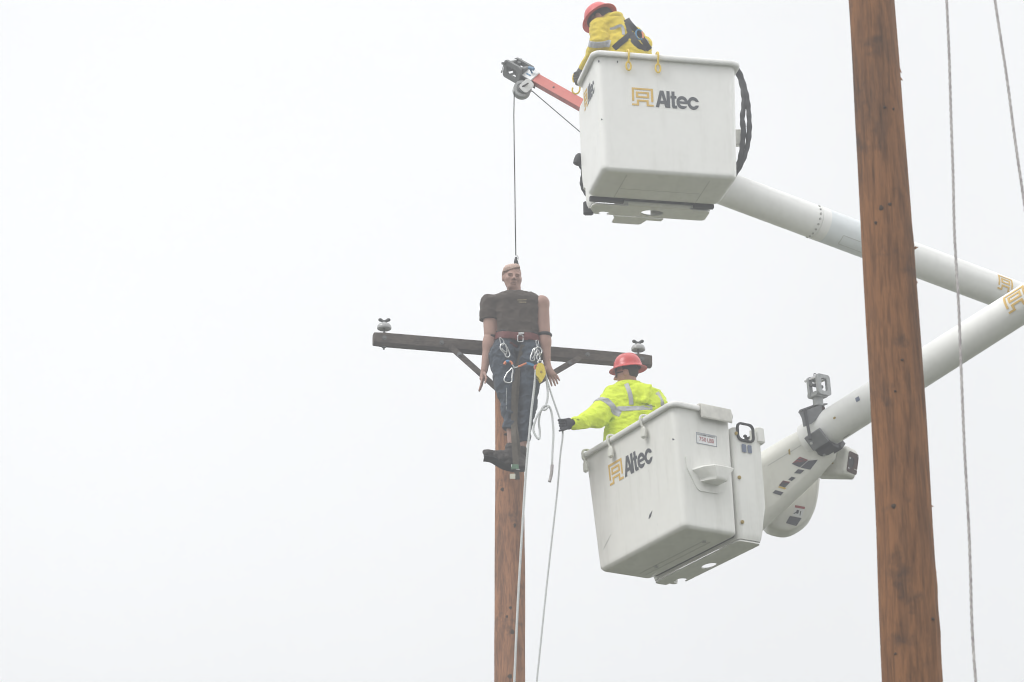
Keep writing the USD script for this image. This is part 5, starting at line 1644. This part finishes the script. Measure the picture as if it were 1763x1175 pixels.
# glove on the rim
gc = T(993, 131, .24)
gv = Field(gc - .12, gc + .12, .0034)
G = lambda px, py, dy=0.: T(px, py, .24 + dy)
gv.cone(G(1002, 119), G(996, 130), pt_(6.2), pt_(7), .01)
for k, (x, y) in enumerate(((990, 127), (989, 131.5), (989.5, 136), (991.5, 140))):
    gv.cone(G(996 + k * .6, y - 2, -.02), G(x, y, -.03), pt_(3.0), pt_(2.5), .006).cone(G(x, y, -.03), G(x + 1, y + 5, -.015), pt_(2.5), pt_(2.1), .004).cone(G(x + 1, y + 5, -.015), G(x + 5, y + 7, .0), pt_(2.1), pt_(1.8), .004)
gv.cone(G(1000, 127, -.03), G(1000, 138, -.05), pt_(2.8), pt_(2.3), .006)
obj('glove', gv.mesh(), 'glove_grey', wu, True)
obj('glove_trim', tube(spline([G(987.5, 128, -.03), G(986, 135, -.03), G(987.5, 142, -.03)], 10), pt_(1.2), 8), 'yellow_hook', wu, 40)
# the yellow hook below the glove
o, n, u, v = BU.side(-1)
th_ = thing('tool_hook', 'yellow open hook below the glove of the upper worker, at the rim back corner', 'hook', G(992, 150))
obj('bent_rod', tube(spline([G(999, 140, -.02), G(998.5, 150, -.02), G(997, 158, -.02), G(992, 162, -.02), G(987, 160, -.02), G(985.3, 155, -.02), G(986, 151.5, -.02)], 26), pt_(1.5), 10), 'yellow_hook', th_, 40)
obj('shank', rod(G(1000, 132, -.01), G(998.8, 146, -.02), pt_(2.0), n=12), 'yellow_hook', th_, 40)

# ------------------------------------------------------------------ slack ropes at the right edge
YR = 8.7
for pts, lab, Y in (([(1629.8, 0), (1634.4, 102), (1637.5, 204), (1641, 306), (1643.6, 408), (1649.7, 510), (1653, 587), (1657, 690), (1662, 800), (1667, 889), (1671, 991), (1674, 1087), (1680, 1175)], 'grey twisted rope hanging in full just right of the near pole', YR),
                    ([(1713, 0), (1722, 60), (1731, 117), (1746.7, 235), (1763, 347), (1778, 450), (1800, 590)], 'grey twisted rope slanting out of the top right corner', YR - .1)):
    w_ = PP(pts, Y)
    top_ = w_[0] + (w_[0] - w_[1]) / np.linalg.norm(w_[0] - w_[1]) * 1.6
    d_ = w_[-1] - w_[-2]; d_ /= np.linalg.norm(d_)
    end = w_[-1] + d_ * (w_[-1][2] - .05) / -d_[2] * .995
    w_ = np.vstack([top_, w_, w_[-1] + (end - w_[-1]) * .4, end])
    t = thing('hanging_rope', lab, 'rope', end)
    obj('strand', twisted(w_, .0055, .030, strands=3, amp=.19), 'grey_rope', t, True)
